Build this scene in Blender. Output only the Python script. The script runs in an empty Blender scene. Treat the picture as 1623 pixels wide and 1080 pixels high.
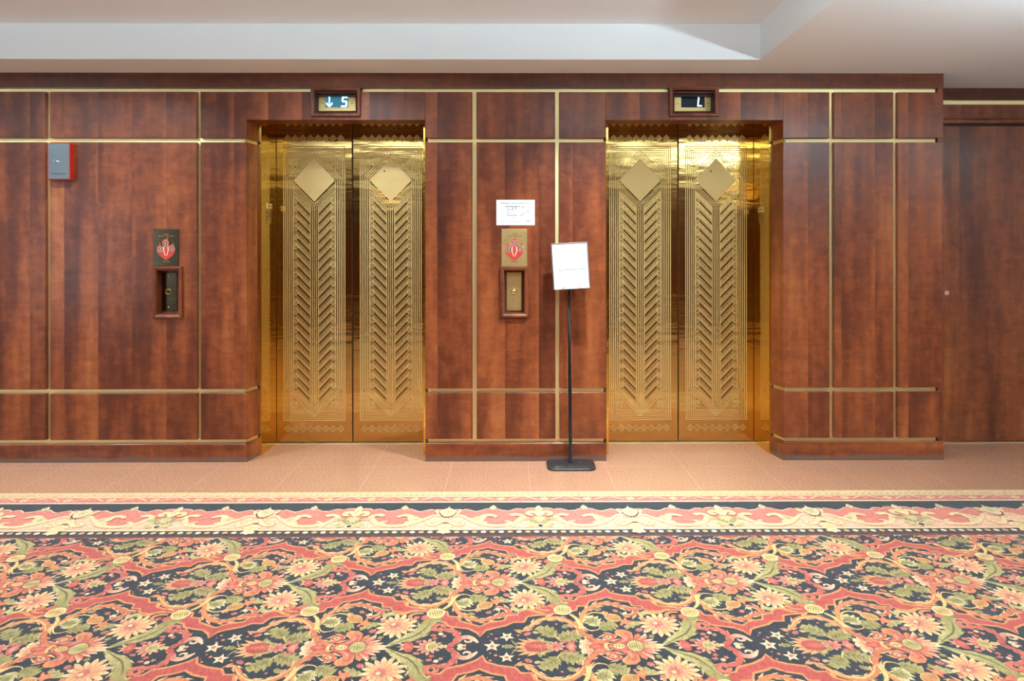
import bpy, bmesh, math, random
from mathutils import Vector, Matrix
from mathutils.geometry import tessellate_polygon
R = math.radians
sc = bpy.context.scene
COL = sc.collection

# ------------------------------------------------------------------ camera
F, CX, CY, YAW, ROLL, CAMD, CAMH = 1040.0, 815.1545, 397.8831, 0.0069, -0.001, 4.1209, 1.3212
cam_d = bpy.data.cameras.new('camera')
cam_d.sensor_width = 36.0
cam_d.lens = F / 1623 * 36.0
cam_d.shift_x = (811.5 - CX) / 1623
cam_d.shift_y = (CY - 540.0) / 1623
cam = bpy.data.objects.new('camera', cam_d)
COL.objects.link(cam)
cam.matrix_world = (Matrix.Translation((0, -CAMD, CAMH)) @ Matrix.Rotation(-YAW, 4, 'Z')
                    @ Matrix.Rotation(math.pi / 2, 4, 'X') @ Matrix.Rotation(ROLL, 4, 'Z'))
sc.camera = cam

# ------------------------------------------------------------------ world, exposure
w = bpy.data.worlds.new('world'); sc.world = w; w.use_nodes = True
w.node_tree.nodes['Background'].inputs[0].default_value = (0.80, 0.90, 1.0, 1)
w.node_tree.nodes['Background'].inputs[1].default_value = 1.2
sc.view_settings.view_transform = 'Standard'
sc.view_settings.look = 'None'
sc.view_settings.exposure = -0.06
sc.view_settings.gamma = 1.0
sc.view_settings.use_curve_mapping = False

# room extents (the lift wall is the plane y = 0, the camera looks along +y)
RX0, RX1, RY0 = -7.6, 6.4, -5.3
ZL, ZU = 2.438, 2.646            # lower ceiling, coffer ceiling
CY0, CX1 = -0.296, 1.463         # coffer edge in front of the wall, coffer right edge
LIGHTS = []                      # (x, y, z, watts, size)
for x, wt in ((-5.3, 20.0), (-3.85, 23.0), (-2.45, 25.0), (-1.02, 20.0), (0.52, 40.0)):
    LIGHTS.append((x, -0.78, ZU, wt))
for x in (-5.3, -3.0, -1.0, 1.0):
    LIGHTS.append((x, -2.35, ZU, 7.0))  # unseen middle row, added as room fill
for x in (-5.3, -3.2, -1.0, 1.0):
    LIGHTS.append((x, -3.9, ZU, 8.0))  # unseen rear row, added as room fill
for x, y in ((3.5, -1.6), (5.2, -1.6), (2.6, -4.9), (5.0, -4.9)):
    LIGHTS.append((x, y, ZL, 5.0))  # unseen right-hand lamps, added as room fill

FILL_BOWL_W = (62, 58, 52, 225, 130)  # watts of the unseen uplights added to brighten the ceiling
FILL_BOWLS = [(-4.2, -2.6, 'added hanging bowl lamp furthest left in the lobby'), (-1.4, -2.6, 'added hanging bowl lamp facing the left elevator'),
         (0.75, -2.6, 'added hanging bowl lamp in line with the sign stand'), (2.6, -2.6, 'added hanging bowl lamp just right of the raised ceiling coffer'),
         (4.9, -3.0, 'added hanging bowl lamp furthest right in the lobby')]
# ------------------------------------------------------------------ projection helpers (used to read sizes and places off the picture)
def _ray(px, py):
    cr, sr = math.cos(ROLL), math.sin(ROLL)
    du, dv = px - CX, py - CY
    u = (cr * du + sr * dv) / F; v = (-sr * du + cr * dv) / F
    c, s = math.cos(YAW), math.sin(YAW)
    return c * u + s, -s * u + c, -v
def WP(px, py, y=0.0):
    a, b, c = _ray(px, py); t = (y + CAMD) / b
    return a * t, CAMH + c * t
def WX(px, y=0.0, py=450): return WP(px, py, y)[0]
def FP(px, py, z=0.0):
    a, b, c = _ray(px, py); t = (z - CAMH) / c
    return a * t, b * t - CAMD

# ------------------------------------------------------------------ materials
def lin(c):
    return tuple(((v / 255) / 12.92 if v / 255 <= 0.04045 else ((v / 255 + 0.055) / 1.055) ** 2.4) for v in c)
class NT:
    def __init__(s, name):
        s.m = bpy.data.materials.new(name); s.m.use_nodes = True
        s.t = s.m.node_tree; s.b = s.t.nodes['Principled BSDF']
    def n(s, kind, **kw):
        nd = s.t.nodes.new(kind)
        for k, v in kw.items():
            if k.startswith('i_'):
                key = k[2:]; key = int(key) if key.isdigit() else key
                nd.inputs[key].default_value = v
            else: setattr(nd, k, v)
        return nd
    def l(s, a, b): s.t.links.new(a, b)
    def set(s, **kw):
        for k, v in kw.items():
            s.b.inputs[k.replace('_', ' ')].default_value = v
    def math(s, op, a, b=None, c=None):
        nd = s.n('ShaderNodeMath', operation=op)
        for i, v in enumerate((a, b, c)):
            if v is None: continue
            if isinstance(v, (int, float)): nd.inputs[i].default_value = v
            else: s.l(v, nd.inputs[i])
        return nd.outputs[0]
    def ramp(s, fac, stops):
        r = s.n('ShaderNodeValToRGB'); e = r.color_ramp.elements
        while len(e) < len(stops): e.new(0.5)
        for el, (p, c) in zip(e, stops):
            el.position = p; el.color = (c[0], c[1], c[2], 1)
        s.l(fac, r.inputs[0]); return r.outputs[0]
    def mix(s, fac, a, b, mode='MIX'):
        nd = s.n('ShaderNodeMix', data_type='RGBA', blend_type=mode)
        if isinstance(fac, (int, float)): nd.inputs[0].default_value = fac
        else: s.l(fac, nd.inputs[0])
        for i, v in ((6, a), (7, b)):
            if isinstance(v, tuple): nd.inputs[i].default_value = (v[0], v[1], v[2], 1)
            else: s.l(v, nd.inputs[i])
        return nd.outputs[2]
    def bump(s, h, strength=0.2, dist=0.001):
        b = s.n('ShaderNodeBump'); b.inputs['Strength'].default_value = strength
        b.inputs['Distance'].default_value = dist
        s.l(h, b.inputs['Height']); s.l(b.outputs[0], s.b.inputs['Normal'])

def plain(name, rgb, rough=0.5, metal=0.0, spec=0.5, emit=None, es=0.0, coat=0.0, var=0.0):
    m = NT(name); c = lin(rgb)
    m.set(Base_Color=(*c, 1), Roughness=rough, Metallic=metal)
    m.b.inputs['Specular IOR Level'].default_value = spec
    m.b.inputs['Coat Weight'].default_value = coat
    if emit: m.b.inputs['Emission Color'].default_value = (*lin(emit), 1); m.b.inputs['Emission Strength'].default_value = es
    if var:
        tc = m.n('ShaderNodeTexCoord'); nz = m.n('ShaderNodeTexNoise'); nz.inputs['Scale'].default_value = 14; nz.inputs['Detail'].default_value = 4
        m.l(tc.outputs['Object'], nz.inputs['Vector'])
        m.l(m.ramp(nz.outputs[0], [(0.3, tuple(v * (1 - var) for v in c)), (0.7, tuple(min(1, v * (1 + var)) for v in c))]), m.b.inputs['Base Color'])
    return m.m

def wood(name, tone=1.0, horizontal=False, dirt=False, leaf=0.212, off=0.03, seams=True):
    """figured cherry veneer: slip-matched leaves, mottled across the grain"""
    m = NT(name)
    geo = m.n('ShaderNodeTexCoord'); sep = m.n('ShaderNodeSeparateXYZ'); m.l(geo.outputs['Object'], sep.inputs[0])
    X, Y, Z = sep.outputs
    A, B = (Z, m.math('ADD', X, Y)) if horizontal else (m.math('ADD', X, m.math('MULTIPLY', Y, 1.0)), Z)
    k = m.math('DIVIDE', m.math('ADD', A, off), leaf)
    fr = m.math('FRACT', k); idx = m.math('FLOOR', k)
    # coordinates local to a leaf so the figure repeats leaf by leaf but drifts
    cx = m.n('ShaderNodeCombineXYZ')
    m.l(m.math('MULTIPLY', fr, leaf) if seams else A, cx.inputs[0]); m.l(B, cx.inputs[2]); m.l(m.math('MULTIPLY', idx, 0.37) if seams else Y, cx.inputs[1])
    def noise(sx, sz, scale, detail, rough=0.6, dist=0.0):
        mp = m.n('ShaderNodeMapping'); mp.inputs['Scale'].default_value = (sx, 1, sz)
        m.l(cx.outputs[0], mp.inputs[0])
        nz = m.n('ShaderNodeTexNoise'); nz.inputs['Scale'].default_value = scale; nz.inputs['Detail'].default_value = detail
        nz.inputs['Roughness'].default_value = rough; nz.inputs['Distortion'].default_value = dist
        m.l(mp.outputs[0], nz.inputs['Vector']); return nz.outputs[0]
    wide = noise(1.0, 0.12, 7.0, 2)            # broad streaks along the grain
    mott = noise(1.0, 0.8, 15.0, 5, 0.62, 0.4)   # cloudy mottle
    curl = noise(0.35, 1.5, 16.0, 3, 0.5, 1.2)  # cross-grain curl
    grain = noise(14.0, 0.35, 30.0, 3)           # fine grain
    v = m.math('ADD', m.math('MULTIPLY', wide, 0.75), m.math('MULTIPLY', mott, 0.36))
    v = m.math('ADD', v, m.math('MULTIPLY', curl, 0.16))
    v = m.math('ADD', v, m.math('MULTIPLY', grain, 0.16))
    if seams:
        g = m.math('MULTIPLY', m.math('SUBTRACT', fr, 0.5), 0.13)
        # per-leaf random tone
        wn = m.n('ShaderNodeTexWhiteNoise', noise_dimensions='1D'); m.l(idx, wn.inputs['W'])
        v = m.math('ADD', m.math('ADD', v, g), m.math('MULTIPLY', m.math('SUBTRACT', wn.outputs[0], 0.5), 0.07))
    v = m.math('SUBTRACT', v, 0.205)
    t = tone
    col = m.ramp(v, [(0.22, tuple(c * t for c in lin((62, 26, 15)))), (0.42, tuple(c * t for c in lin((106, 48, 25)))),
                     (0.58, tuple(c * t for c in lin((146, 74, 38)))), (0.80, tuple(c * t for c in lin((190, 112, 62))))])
    if dirt:   # scuffed, greyed lower edge of the skirting
        nz = m.n('ShaderNodeTexNoise'); nz.inputs['Scale'].default_value = 9; nz.inputs['Detail'].default_value = 5
        m.l(geo.outputs['Object'], nz.inputs['Vector'])
        h = m.math('ADD', Z, m.math('MULTIPLY', m.math('SUBTRACT', nz.outputs[0], 0.5), 0.05))
        mr = m.n('ShaderNodeMapRange', interpolation_type='SMOOTHSTEP'); m.l(h, mr.inputs[0])
        for i, vv in ((1, 0.020), (2, 0.040), (3, 0.75), (4, 0.0)): mr.inputs[i].default_value = vv
        col = m.mix(mr.outputs[0], col, lin((104, 84, 74)))
    m.l(col, m.b.inputs['Base Color'])
    m.set(Roughness=0.36)
    m.b.inputs['Specular IOR Level'].default_value = 0.36
    m.b.inputs['Coat Weight'].default_value = 0.16; m.b.inputs['Coat Roughness'].default_value = 0.2
    m.bump(m.math('ADD', grain, m.math('MULTIPLY', curl, 0.8)), 0.10, 0.001)
    return m.m

def brass(name, rgb, rough, brushed=None, aniso=0.0, var=0.0):
    m = NT(name); c = lin(rgb)
    m.set(Base_Color=(*c, 1), Roughness=rough, Metallic=1.0)
    tc = m.n('ShaderNodeTexCoord'); mp = m.n('ShaderNodeMapping'); m.l(tc.outputs['Object'], mp.inputs[0])
    nz = m.n('ShaderNodeTexNoise'); nz.inputs['Detail'].default_value = 3
    if brushed:
        mp.inputs['Scale'].default_value = brushed; nz.inputs['Scale'].default_value = 1.0
        m.l(mp.outputs[0], nz.inputs['Vector']); m.bump(nz.outputs[0], 0.25, 0.0006)
    else:      # slightly wavy polished sheet
        mp.inputs['Scale'].default_value = (0.8, 1, 4.0); nz.inputs['Scale'].default_value = 2.6
        m.l(mp.outputs[0], nz.inputs['Vector']); m.bump(nz.outputs[0], 0.5, 0.006)
    if var:
        n2 = m.n('ShaderNodeTexNoise'); n2.inputs['Scale'].default_value = 260; n2.inputs['Detail'].default_value = 2
        m.l(tc.outputs['Object'], n2.inputs['Vector'])
        m.l(m.ramp(n2.outputs[0], [(0.35, tuple(v * (1 - var) for v in c)), (0.65, c)]), m.b.inputs['Base Color'])
    return m.m

M = {}
M['wood'] = wood('cherry_veneer', 0.76)
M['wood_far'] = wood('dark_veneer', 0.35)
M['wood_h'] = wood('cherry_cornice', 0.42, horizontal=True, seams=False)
M['wood_base'] = wood('cherry_skirting', 0.85, horizontal=True, dirt=True, seams=False)
M['wood_frame'] = wood('cherry_moulding', 0.7, seams=False)
M['wood_door'] = wood('cherry_door', 0.62, leaf=0.61, off=0.2)
M['wood_dark'] = plain('dark_recess_wood', (48, 22, 14), 0.6)
M['brass'] = brass('polished_brass', (212, 178, 108), 0.10)
M['brass_jamb'] = brass('polished_jamb_brass', (236, 198, 96), 0.12)
M['satin'] = brass('satin_brass', (236, 212, 152), 0.56)
M['etch'] = brass('etched_brass', (208, 176, 110), 0.36, var=0.12)
M['strip'] = brass('brass_inlay', (255, 236, 178), 0.5)
M['plate'] = brass('brass_plate', (226, 190, 116), 0.2)
M['plate_dark'] = brass('brass_dark_reflection', (92, 84, 66), 0.22)  # brass with the reflection of dark surroundings put into its colour
M['plate_s'] = brass('brushed_brass_plate', (240, 212, 148), 0.38)
M['steel'] = plain('steel', (190, 192, 196), 0.25, 1.0)
M['steel_face'] = plain('stainless_face', (112, 120, 126), 0.28, 1.0)
M['black'] = plain('black_gap', (10, 8, 7), 0.8)
M['ink'] = plain('ink', (52, 50, 50), 0.7)
M['ink_light'] = plain('pale_grey_ink', (120, 120, 124), 0.8)
M['paper'] = plain('paper', (226, 227, 228), 0.7)
M['red'] = plain('red_paint', (196, 40, 30), 0.4)
M['flame'] = plain('flame_red', (176, 54, 46), 0.45)
M['pictoline'] = plain('picto_cream', (232, 190, 160), 0.5)
M['stand'] = plain('black_metal_stand', (30, 33, 35), 0.30, 0.6)
M['stand_base'] = plain('black_stand_base', (44, 46, 46), 0.26, 0.0, 0.8)
M['screen'] = plain('dark_display', (4, 14, 22), 0.15, 0.0, 0.4, emit=(6, 30, 46), es=0.5)
M['screen_lit'] = plain('lit_display', (8, 50, 66), 0.15, 0.0, 0.4, emit=(40, 120, 150), es=0.8)
M['glow'] = plain('lit_segments', (200, 240, 255), 0.5, emit=(190, 238, 255), es=3.2)
M['halo'] = plain('lit_backing', (60, 150, 190), 0.5, emit=(60, 150, 190), es=0.8)
M['lamp'] = plain('lamp_lens', (255, 244, 226), 0.4, emit=(255, 238, 210), es=9.0)
M['added_bowl'] = plain('added_bowl_glass', (255, 226, 170), 0.4, emit=(255, 232, 180), es=2.2)  # glowing glass of the added bowl lamps
M['white'] = plain('white_metal', (226, 224, 220), 0.5)
M['cream'] = plain('cream_plastic', (226, 208, 186), 0.5)
M['plaster'] = plain('ceiling_paint', (224, 230, 233), 0.9, spec=0.2)
M['wall_paint'] = plain('wall_paint', (214, 214, 210), 0.9, spec=0.2)
M['sill'] = plain('sill_metal', (236, 214, 178), 0.35, 0.8)

def m_floor():
    m = NT('salmon_granite')
    tc = m.n('ShaderNodeTexCoord')
    n1 = m.n('ShaderNodeTexNoise'); n1.inputs['Scale'].default_value = 95; n1.inputs['Detail'].default_value = 4; n1.inputs['Roughness'].default_value = 0.75
    n2 = m.n('ShaderNodeTexNoise'); n2.inputs['Scale'].default_value = 5; n2.inputs['Detail'].default_value = 3
    for n in (n1, n2): m.l(tc.outputs['Object'], n.inputs['Vector'])
    c = m.ramp(n1.outputs[0], [(0.30, lin((116, 76, 60))), (0.46, lin((170, 120, 94))), (0.58, lin((188, 140, 110))), (0.74, lin((220, 184, 154)))])
    c = m.mix(m.math('MULTIPLY', n2.outputs[0], 0.35), c, lin((196, 142, 112)))
    # square 18 inch tiles with pale joints
    sep = m.n('ShaderNodeSeparateXYZ'); m.l(tc.outputs['Object'], sep.inputs[0])
    T = 0.473; jx, jy = FP(837, 735)[0], FP(811, 740)[1]
    d = []
    for ax, o in ((0, jx), (1, jy)):
        f = m.math('FRACT', m.math('DIVIDE', m.math('SUBTRACT', sep.outputs[ax], o - 20 * T), T))
        d.append(m.math('MINIMUM', f, m.math('SUBTRACT', 1.0, f)))
    mn = m.math('MINIMUM', d[0], d[1])
    j = m.math('LESS_THAN', mn, 0.0045)
    c = m.mix(m.math('MULTIPLY', j, 0.28), c, lin((226, 190, 172)))
    m.l(c, m.b.inputs['Base Color']); m.set(Roughness=0.20)
    m.b.inputs['Specular IOR Level'].default_value = 0.5
    return m.m
M['floor'] = m_floor()

def m_carpet():
    m = NT('woven_carpet')
    at = m.n('ShaderNodeVertexColor'); at.layer_name = 'yarn'
    tc = m.n('ShaderNodeTexCoord')
    n1 = m.n('ShaderNodeTexNoise'); n1.inputs['Scale'].default_value = 420; n1.inputs['Detail'].default_value = 2
    mp = m.n('ShaderNodeMapping'); mp.inputs['Rotation'].default_value = (0, 0, R(38)); mp.inputs['Scale'].default_value = (1, 0.25, 1)
    n2 = m.n('ShaderNodeTexNoise'); n2.inputs['Scale'].default_value = 260; n2.inputs['Detail'].default_value = 2
    n3 = m.n('ShaderNodeTexNoise'); n3.inputs['Scale'].default_value = 60; n3.inputs['Detail'].default_value = 3
    m.l(tc.outputs['Object'], n1.inputs['Vector']); m.l(tc.outputs['Object'], mp.inputs[0]); m.l(mp.outputs[0], n2.inputs['Vector']); m.l(tc.outputs['Object'], n3.inputs['Vector'])
    s = m.math('ADD', m.math('MULTIPLY', n1.outputs[0], 0.5), m.math('MULTIPLY', n2.outputs[0], 0.9))
    s = m.math('ADD', s, m.math('MULTIPLY', n3.outputs[0], 0.5))
    k = m.math('ADD', m.math('MULTIPLY', m.math('SUBTRACT', s, 0.95), 1.3), 1.0)
    c = m.n('ShaderNodeVectorMath', operation='SCALE'); m.l(at.outputs[0], c.inputs[0]); m.l(k, c.inputs['Scale'])
    m.l(c.outputs[0], m.b.inputs['Base Color'])
    m.set(Roughness=0.95); m.b.inputs['Specular IOR Level'].default_value = 0.1
    m.b.inputs['Sheen Weight'].default_value = 0.35; m.b.inputs['Sheen Roughness'].default_value = 0.4
    m.bump(s, 0.5, 0.002)
    return m.m
M['carpet'] = m_carpet()

# ------------------------------------------------------------------ mesh builder
class MB:
    def __init__(s): s.v = []; s.f = []; s.mi = []; s.sm = []
    def quad(s, pts, mi=0, smooth=False):
        b = len(s.v); s.v += [tuple(p) for p in pts]; s.f.append(tuple(range(b, b + len(pts)))); s.mi.append(mi); s.sm.append(smooth)
    def box(s, x0, x1, y0, y1, z0, z1, mi=0, ch=0.0):
        if x0 > x1: x0, x1 = x1, x0
        if ch <= 0:
            b = len(s.v)
            s.v += [(x, y, z) for z in (z0, z1) for y in (y0, y1) for x in (x0, x1)]
            for q in ((0, 2, 3, 1), (4, 5, 7, 6), (0, 1, 5, 4), (2, 6, 7, 3), (0, 4, 6, 2), (1, 3, 7, 5)):
                s.f.append(tuple(b + i for i in q)); s.mi.append(mi); s.sm.append(False)
        else:      # chamfer the front (low y) edges
            b = len(s.v)
            def ring(y, c): return [(x0 + c, y, z0 + c), (x1 - c, y, z0 + c), (x1 - c, y, z1 - c), (x0 + c, y, z1 - c)]
            s.v += ring(y0, ch) + ring(y0 + ch, 0) + ring(y1, 0)
            fs = [(0, 1, 2, 3), (11, 10, 9, 8)]
            for k in (0, 4):
                for i in range(4):
                    j = (i + 1) % 4; fs.append((k + j, k + i, k + 4 + i, k + 4 + j))
            for q in fs: s.f.append(tuple(b + i for i in q)); s.mi.append(mi); s.sm.append(False)
    def holed(s, x0, x1, y0, y1, z0, z1, hx0, hx1, hz0, hz1, mi=0):
        """a board with a rectangular hole through it, one closed mesh"""
        b = len(s.v)
        for y in (y0, y1):
            s.v += [(x0, y, z0), (x1, y, z0), (x1, y, z1), (x0, y, z1), (hx0, y, hz0), (hx1, y, hz0), (hx1, y, hz1), (hx0, y, hz1)]
        for i in range(4):
            j = (i + 1) % 4
            for q in ((i, j, 4 + j, 4 + i), (8 + j, 8 + i, 12 + i, 12 + j), (j, i, 8 + i, 8 + j), (4 + i, 4 + j, 12 + j, 12 + i)):
                s.f.append(tuple(b + k for k in q)); s.mi.append(mi); s.sm.append(False)
    def frame(s, x0, x1, z0, z1, w_, yf, yb, ch=0.004, mi=0):
        """mitred moulding: rings of a profile swept round a rectangle"""
        prof = [(0, yb), (0, yf + ch), (ch, yf), (w_ * 0.55, yf), (w_, yf + ch * 1.6), (w_, yb)]
        b = len(s.v)
        for d, y in prof:
            s.v += [(x0 + d, y, z0 + d), (x1 - d, y, z0 + d), (x1 - d, y, z1 - d), (x0 + d, y, z1 - d)]
        n = len(prof)
        for k in range(n):
            k2 = (k + 1) % n
            for i in range(4):
                j = (i + 1) % 4
                s.f.append((b + k * 4 + i, b + k * 4 + j, b + k2 * 4 + j, b + k2 * 4 + i)); s.mi.append(mi); s.sm.append(False)
    def prism_y(s, pts, y0, y1, mi=0):
        """polygon in x,z extruded along y"""
        n = len(pts); b = len(s.v)
        s.v += [(x, y0, z) for x, z in pts] + [(x, y1, z) for x, z in pts]
        s.f.append(tuple(b + i for i in range(n))); s.f.append(tuple(b + n + i for i in reversed(range(n)))); s.mi += [mi, mi]; s.sm += [False, False]
        for i in range(n):
            j = (i + 1) % n; s.f.append((b + j, b + i, b + n + i, b + n + j)); s.mi.append(mi); s.sm.append(False)
    def prism_z(s, pts, z0, z1, mi=0):
        n = len(pts); b = len(s.v)
        s.v += [(x, y, z0) for x, y in pts] + [(x, y, z1) for x, y in pts]
        s.f.append(tuple(b + i for i in reversed(range(n)))); s.f.append(tuple(b + n + i for i in range(n))); s.mi += [mi, mi]; s.sm += [False, False]
        for i in range(n):
            j = (i + 1) % n; s.f.append((b + i, b + j, b + n + j, b + n + i)); s.mi.append(mi); s.sm.append(False)
    def lathe(s, prof, c, axis='Z', seg=24, mi=0, smooth=True):
        """prof: list of (r, h) along the axis, first and last at r = 0 close it"""
        b = len(s.v); n = len(prof)
        for r, h in prof:
            for k in range(seg):
                a = 2 * math.pi * k / seg
                p = {'Z': (r * math.cos(a), r * math.sin(a), h), 'Y': (r * math.cos(a), h, r * math.sin(a)), 'X': (h, r * math.cos(a), r * math.sin(a))}[axis]
                s.v.append((c[0] + p[0], c[1] + p[1], c[2] + p[2]))
        for i in range(n - 1):
            for k in range(seg):
                k2 = (k + 1) % seg
                s.f.append((b + i * seg + k, b + i * seg + k2, b + (i + 1) * seg + k2, b + (i + 1) * seg + k)); s.mi.append(mi); s.sm.append(smooth)
    def build(s, name, mats, parent=None, off=(0, 0, 0), fix=True):
        me = bpy.data.meshes.new(name)
        me.from_pydata([(x - off[0], y - off[1], z - off[2]) for x, y, z in s.v], [], s.f)
        if not isinstance(mats, (list, tuple)): mats = [mats]
        for m in mats: me.materials.append(m)
        me.polygons.foreach_set('material_index', s.mi)
        me.polygons.foreach_set('use_smooth', s.sm)
        if fix:
            bm = bmesh.new(); bm.from_mesh(me)
            bmesh.ops.remove_doubles(bm, verts=bm.verts, dist=1e-6)
            bmesh.ops.recalc_face_normals(bm, faces=bm.faces)
            bm.to_mesh(me); bm.free()
        me.update()
        o = bpy.data.objects.new(name, me); COL.objects.link(o)
        if parent: o.parent = parent
        elif off != (0, 0, 0): o.location = off
        return o
def struct(o): o['kind'] = 'structure'; return o
def tag(o, label, cat, group=None):
    o['label'] = label; o['category'] = cat
    if group: o['group'] = group
    return o
def thing(name, label, cat, loc, group=None):
    o = bpy.data.objects.new(name, None); o.empty_display_size = 0.05; COL.objects.link(o); o.location = loc
    return tag(o, label, cat, group)

# ================================================================== THE SETTING
OPEN = [(WX(391), WX(674)), (WX(960.3), WX(1241.3))]          # lift openings in the panelling
BR = [(WX(414.6, .132), WX(414.6, .132) + 1.046), (WX(1219.0, .132) - 1.046, WX(1219.0, .132))]   # inner faces of the brass jambs
XE = WX(1495.6)                                               # right end of the projecting wall
SPL, DOORY = 0.132, 0.401
def zz(py, px=811): return WP(px, py)[1]
G = [(zz(702.6), zz(696.0)), (zz(622.7), zz(616.0)), (zz(225.6), zz(218.6)), (zz(145.8), zz(139.8))]   # horizontal grooves, z low/high
ZH = zz(190.2)                                                # underside of the lift header
XG = [(WX(72.0), WX(79.4)), (WX(311.7), WX(318.0)), (WX(748.5), WX(755.4)), (WX(880.2), WX(887.0)), (WX(1315.0), WX(1322.4)), (WX(1416.2), WX(1423.4))]
PT = 0.028                                                     # panel thickness
RY_FAR = 0.371                                                 # recessed wall on the right

# floor: granite slab with the lift recesses included
mb = MB(); mb.box(RX0, RX1, RY0, 0.9, -0.08, 0.0)
struct(mb.build('floor', M['floor']))

# ceiling: lower soffit round a raised coffer, one closed shell
mb = MB()
cx0, cy1 = -7.0, -4.95
T2 = 0.30
ex = CX1 + 0.03   # the coffer's right edge runs very slightly off square
outer = [(RX0, RY0), (RX1, RY0), (RX1, 0.9), (RX0, 0.9)]
inner = [(cx0, cy1), (CX1 - 0.075, cy1), (CX1, CY0), (cx0, CY0)]
for i in range(4):
    j = (i + 1) % 4
    mb.quad([(*outer[i], ZL), (*inner[i], ZL), (*inner[j], ZL), (*outer[j], ZL)])
    mb.quad([(*inner[i], ZL), (*inner[i], ZU), (*inner[j], ZU), (*inner[j], ZL)])
    mb.quad([(*outer[i], ZL), (*outer[j], ZL), (*outer[j], ZU + T2), (*outer[i], ZU + T2)])
mb.quad([(*p, ZU) for p in inner]); mb.quad([(*p, ZU + T2) for p in outer])
struct(mb.build('ceiling', M['plaster']))

# the lift wall: an Empty-like core of backing strips behind the grooves, panels and brass inlays as its parts
mb = MB()
ends = [(RX0, OPEN[0][0]), (OPEN[0][1], OPEN[1][0]), (OPEN[1][1], XE)]
for (a, b) in ends:
    for z0, z1 in G: mb.box(a + 0.012, b - 0.012, PT + 0.004, PT + 0.02, z0 - 0.02, z1 + 0.02)
for g0, g1 in XG: mb.box(g0 - 0.02, g1 + 0.02, PT + 0.021, PT + 0.035, 0.10, ZL - 0.05)
mb.box(OPEN[0][0] - 0.02, OPEN[1][1] + 0.02, PT + 0.004, PT + 0.02, G[3][0] - 0.02, G[3][1] + 0.02)
wall = struct(mb.build('wall_back', M['wood_dark']))
def part(m, name, mat, parent=None): return m.build(name, mat, parent or wall)

# stations whose boxes are let into the panels: hole in x, z (inner opening of the moulding)
def rect(x0, x1, y0, y1, y=0.0): return WP(x0, y1, y)[0], WP(x1, y1, y)[0], WP(x0, y1, y)[1], WP(x0, y0, y)[1]
PR = -0.020
ST = [dict(o=rect(241.3, 287.7, 422.6, 505.1, PR), i=rect(247.0, 281.6, 428.7, 499.0, PR)),
      dict(o=rect(793.0, 837.4, 423.6, 503.6, PR), i=rect(798.6, 832.0, 429.0, 497.6, PR))]
IN = [dict(o=rect(492.2, 570.6, 138.2, 183.8, PR), i=rect(497.4, 565.0, 142.4, 178.0, PR)),
      dict(o=rect(1061.6, 1140.0, 136.8, 183.8, PR), i=rect(1067.2, 1134.2, 141.4, 178.0, PR))]

cols = {0: [RX0] + [v for g in XG[:2] for v in g] + [OPEN[0][0]],
        1: [OPEN[0][1]] + [v for g in XG[2:4] for v in g] + [OPEN[1][0]],
        2: [OPEN[1][1]] + [v for g in XG[4:] for v in g] + [XE]}
rows = [(G[0][1], G[1][0]), (G[1][1], G[2][0]), (G[2][1], G[3][0])]
holes = {(0, 1, 1): ST[0], (1, 1, 1): ST[1]}
CH = 0.0016
for s_, c in cols.items():
    for k in range(len(c) // 2):
        x0, x1 = c[2 * k], c[2 * k + 1]
        for r_, (z0, z1) in enumerate(rows):
            m = MB(); h = holes.get((s_, k, r_))
            if h: a = h['i']; m.holed(x0, x1, 0, PT, z0, z1, a[0], a[1], a[2], a[3])
            else: m.box(x0, x1, 0, PT, z0, z1, ch=CH)
            part(m, 'wood_panel', M['wood'])
# header panels over the two lifts, with the holes of the floor indicators
for e in (0, 1):
    x0, x1 = OPEN[e]; a = IN[e]['i']; m = MB()
    m.holed(x0 + .0015, x1 - .0015, 0.0, PT, ZH, G[3][0], a[0], a[1], a[2], min(a[3], G[3][0] - 0.003))
    part(m, 'header_panel', M['wood'])
# brass inlays
for (a, b), (lo, hi) in zip(ends, ((0, 1), (1, 1), (1, 0))):
    for k, (z0, z1) in enumerate(G):
        m = MB(); e0 = a + (0.018 if lo else 0); e1 = b - (0.018 if hi else 0.036)
        if k == 3: e0 = a - (0.0 if lo == 0 else 0.0); e1 = b if hi else b - 0.036
        m.box(e0, e1, PT - 0.004, PT + 0.0035, z0 + 0.0005, z1 - 0.0005)
        part(m, 'brass_strip', M['strip'])
for e in (0, 1):
    o = IN[e]['o']; x0, x1 = OPEN[e]
    for a, b in ((x0, o[0] - 0.002), (o[1] + 0.002, x1)):
        m = MB(); m.box(a, b, PT - 0.004, PT + 0.0035, G[3][0] + 0.0005, G[3][1] - 0.0005); part(m, 'brass_strip', M['strip'])
for g0, g1 in XG:
    for z0, z1 in rows:
        m = MB(); m.box(g0 + 0.0004, g1 - 0.0004, PT - 0.0035, PT + 0.003, z0 - 0.001, z1 + 0.001); part(m, 'brass_strip', M['strip'])
# small wooden returns closing the grooves at the right end of the wall
for z0, z1 in G:
    m = MB(); m.box(XE - 0.030, XE, 0.010, PT + 0.02, z0, z1); part(m, 'groove_stop', M['wood_frame'])
m = MB(); m.box(XE - 0.02, XE, PT, RY_FAR, 0, ZL); part(m, 'wall_return', M['wood'])

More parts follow.
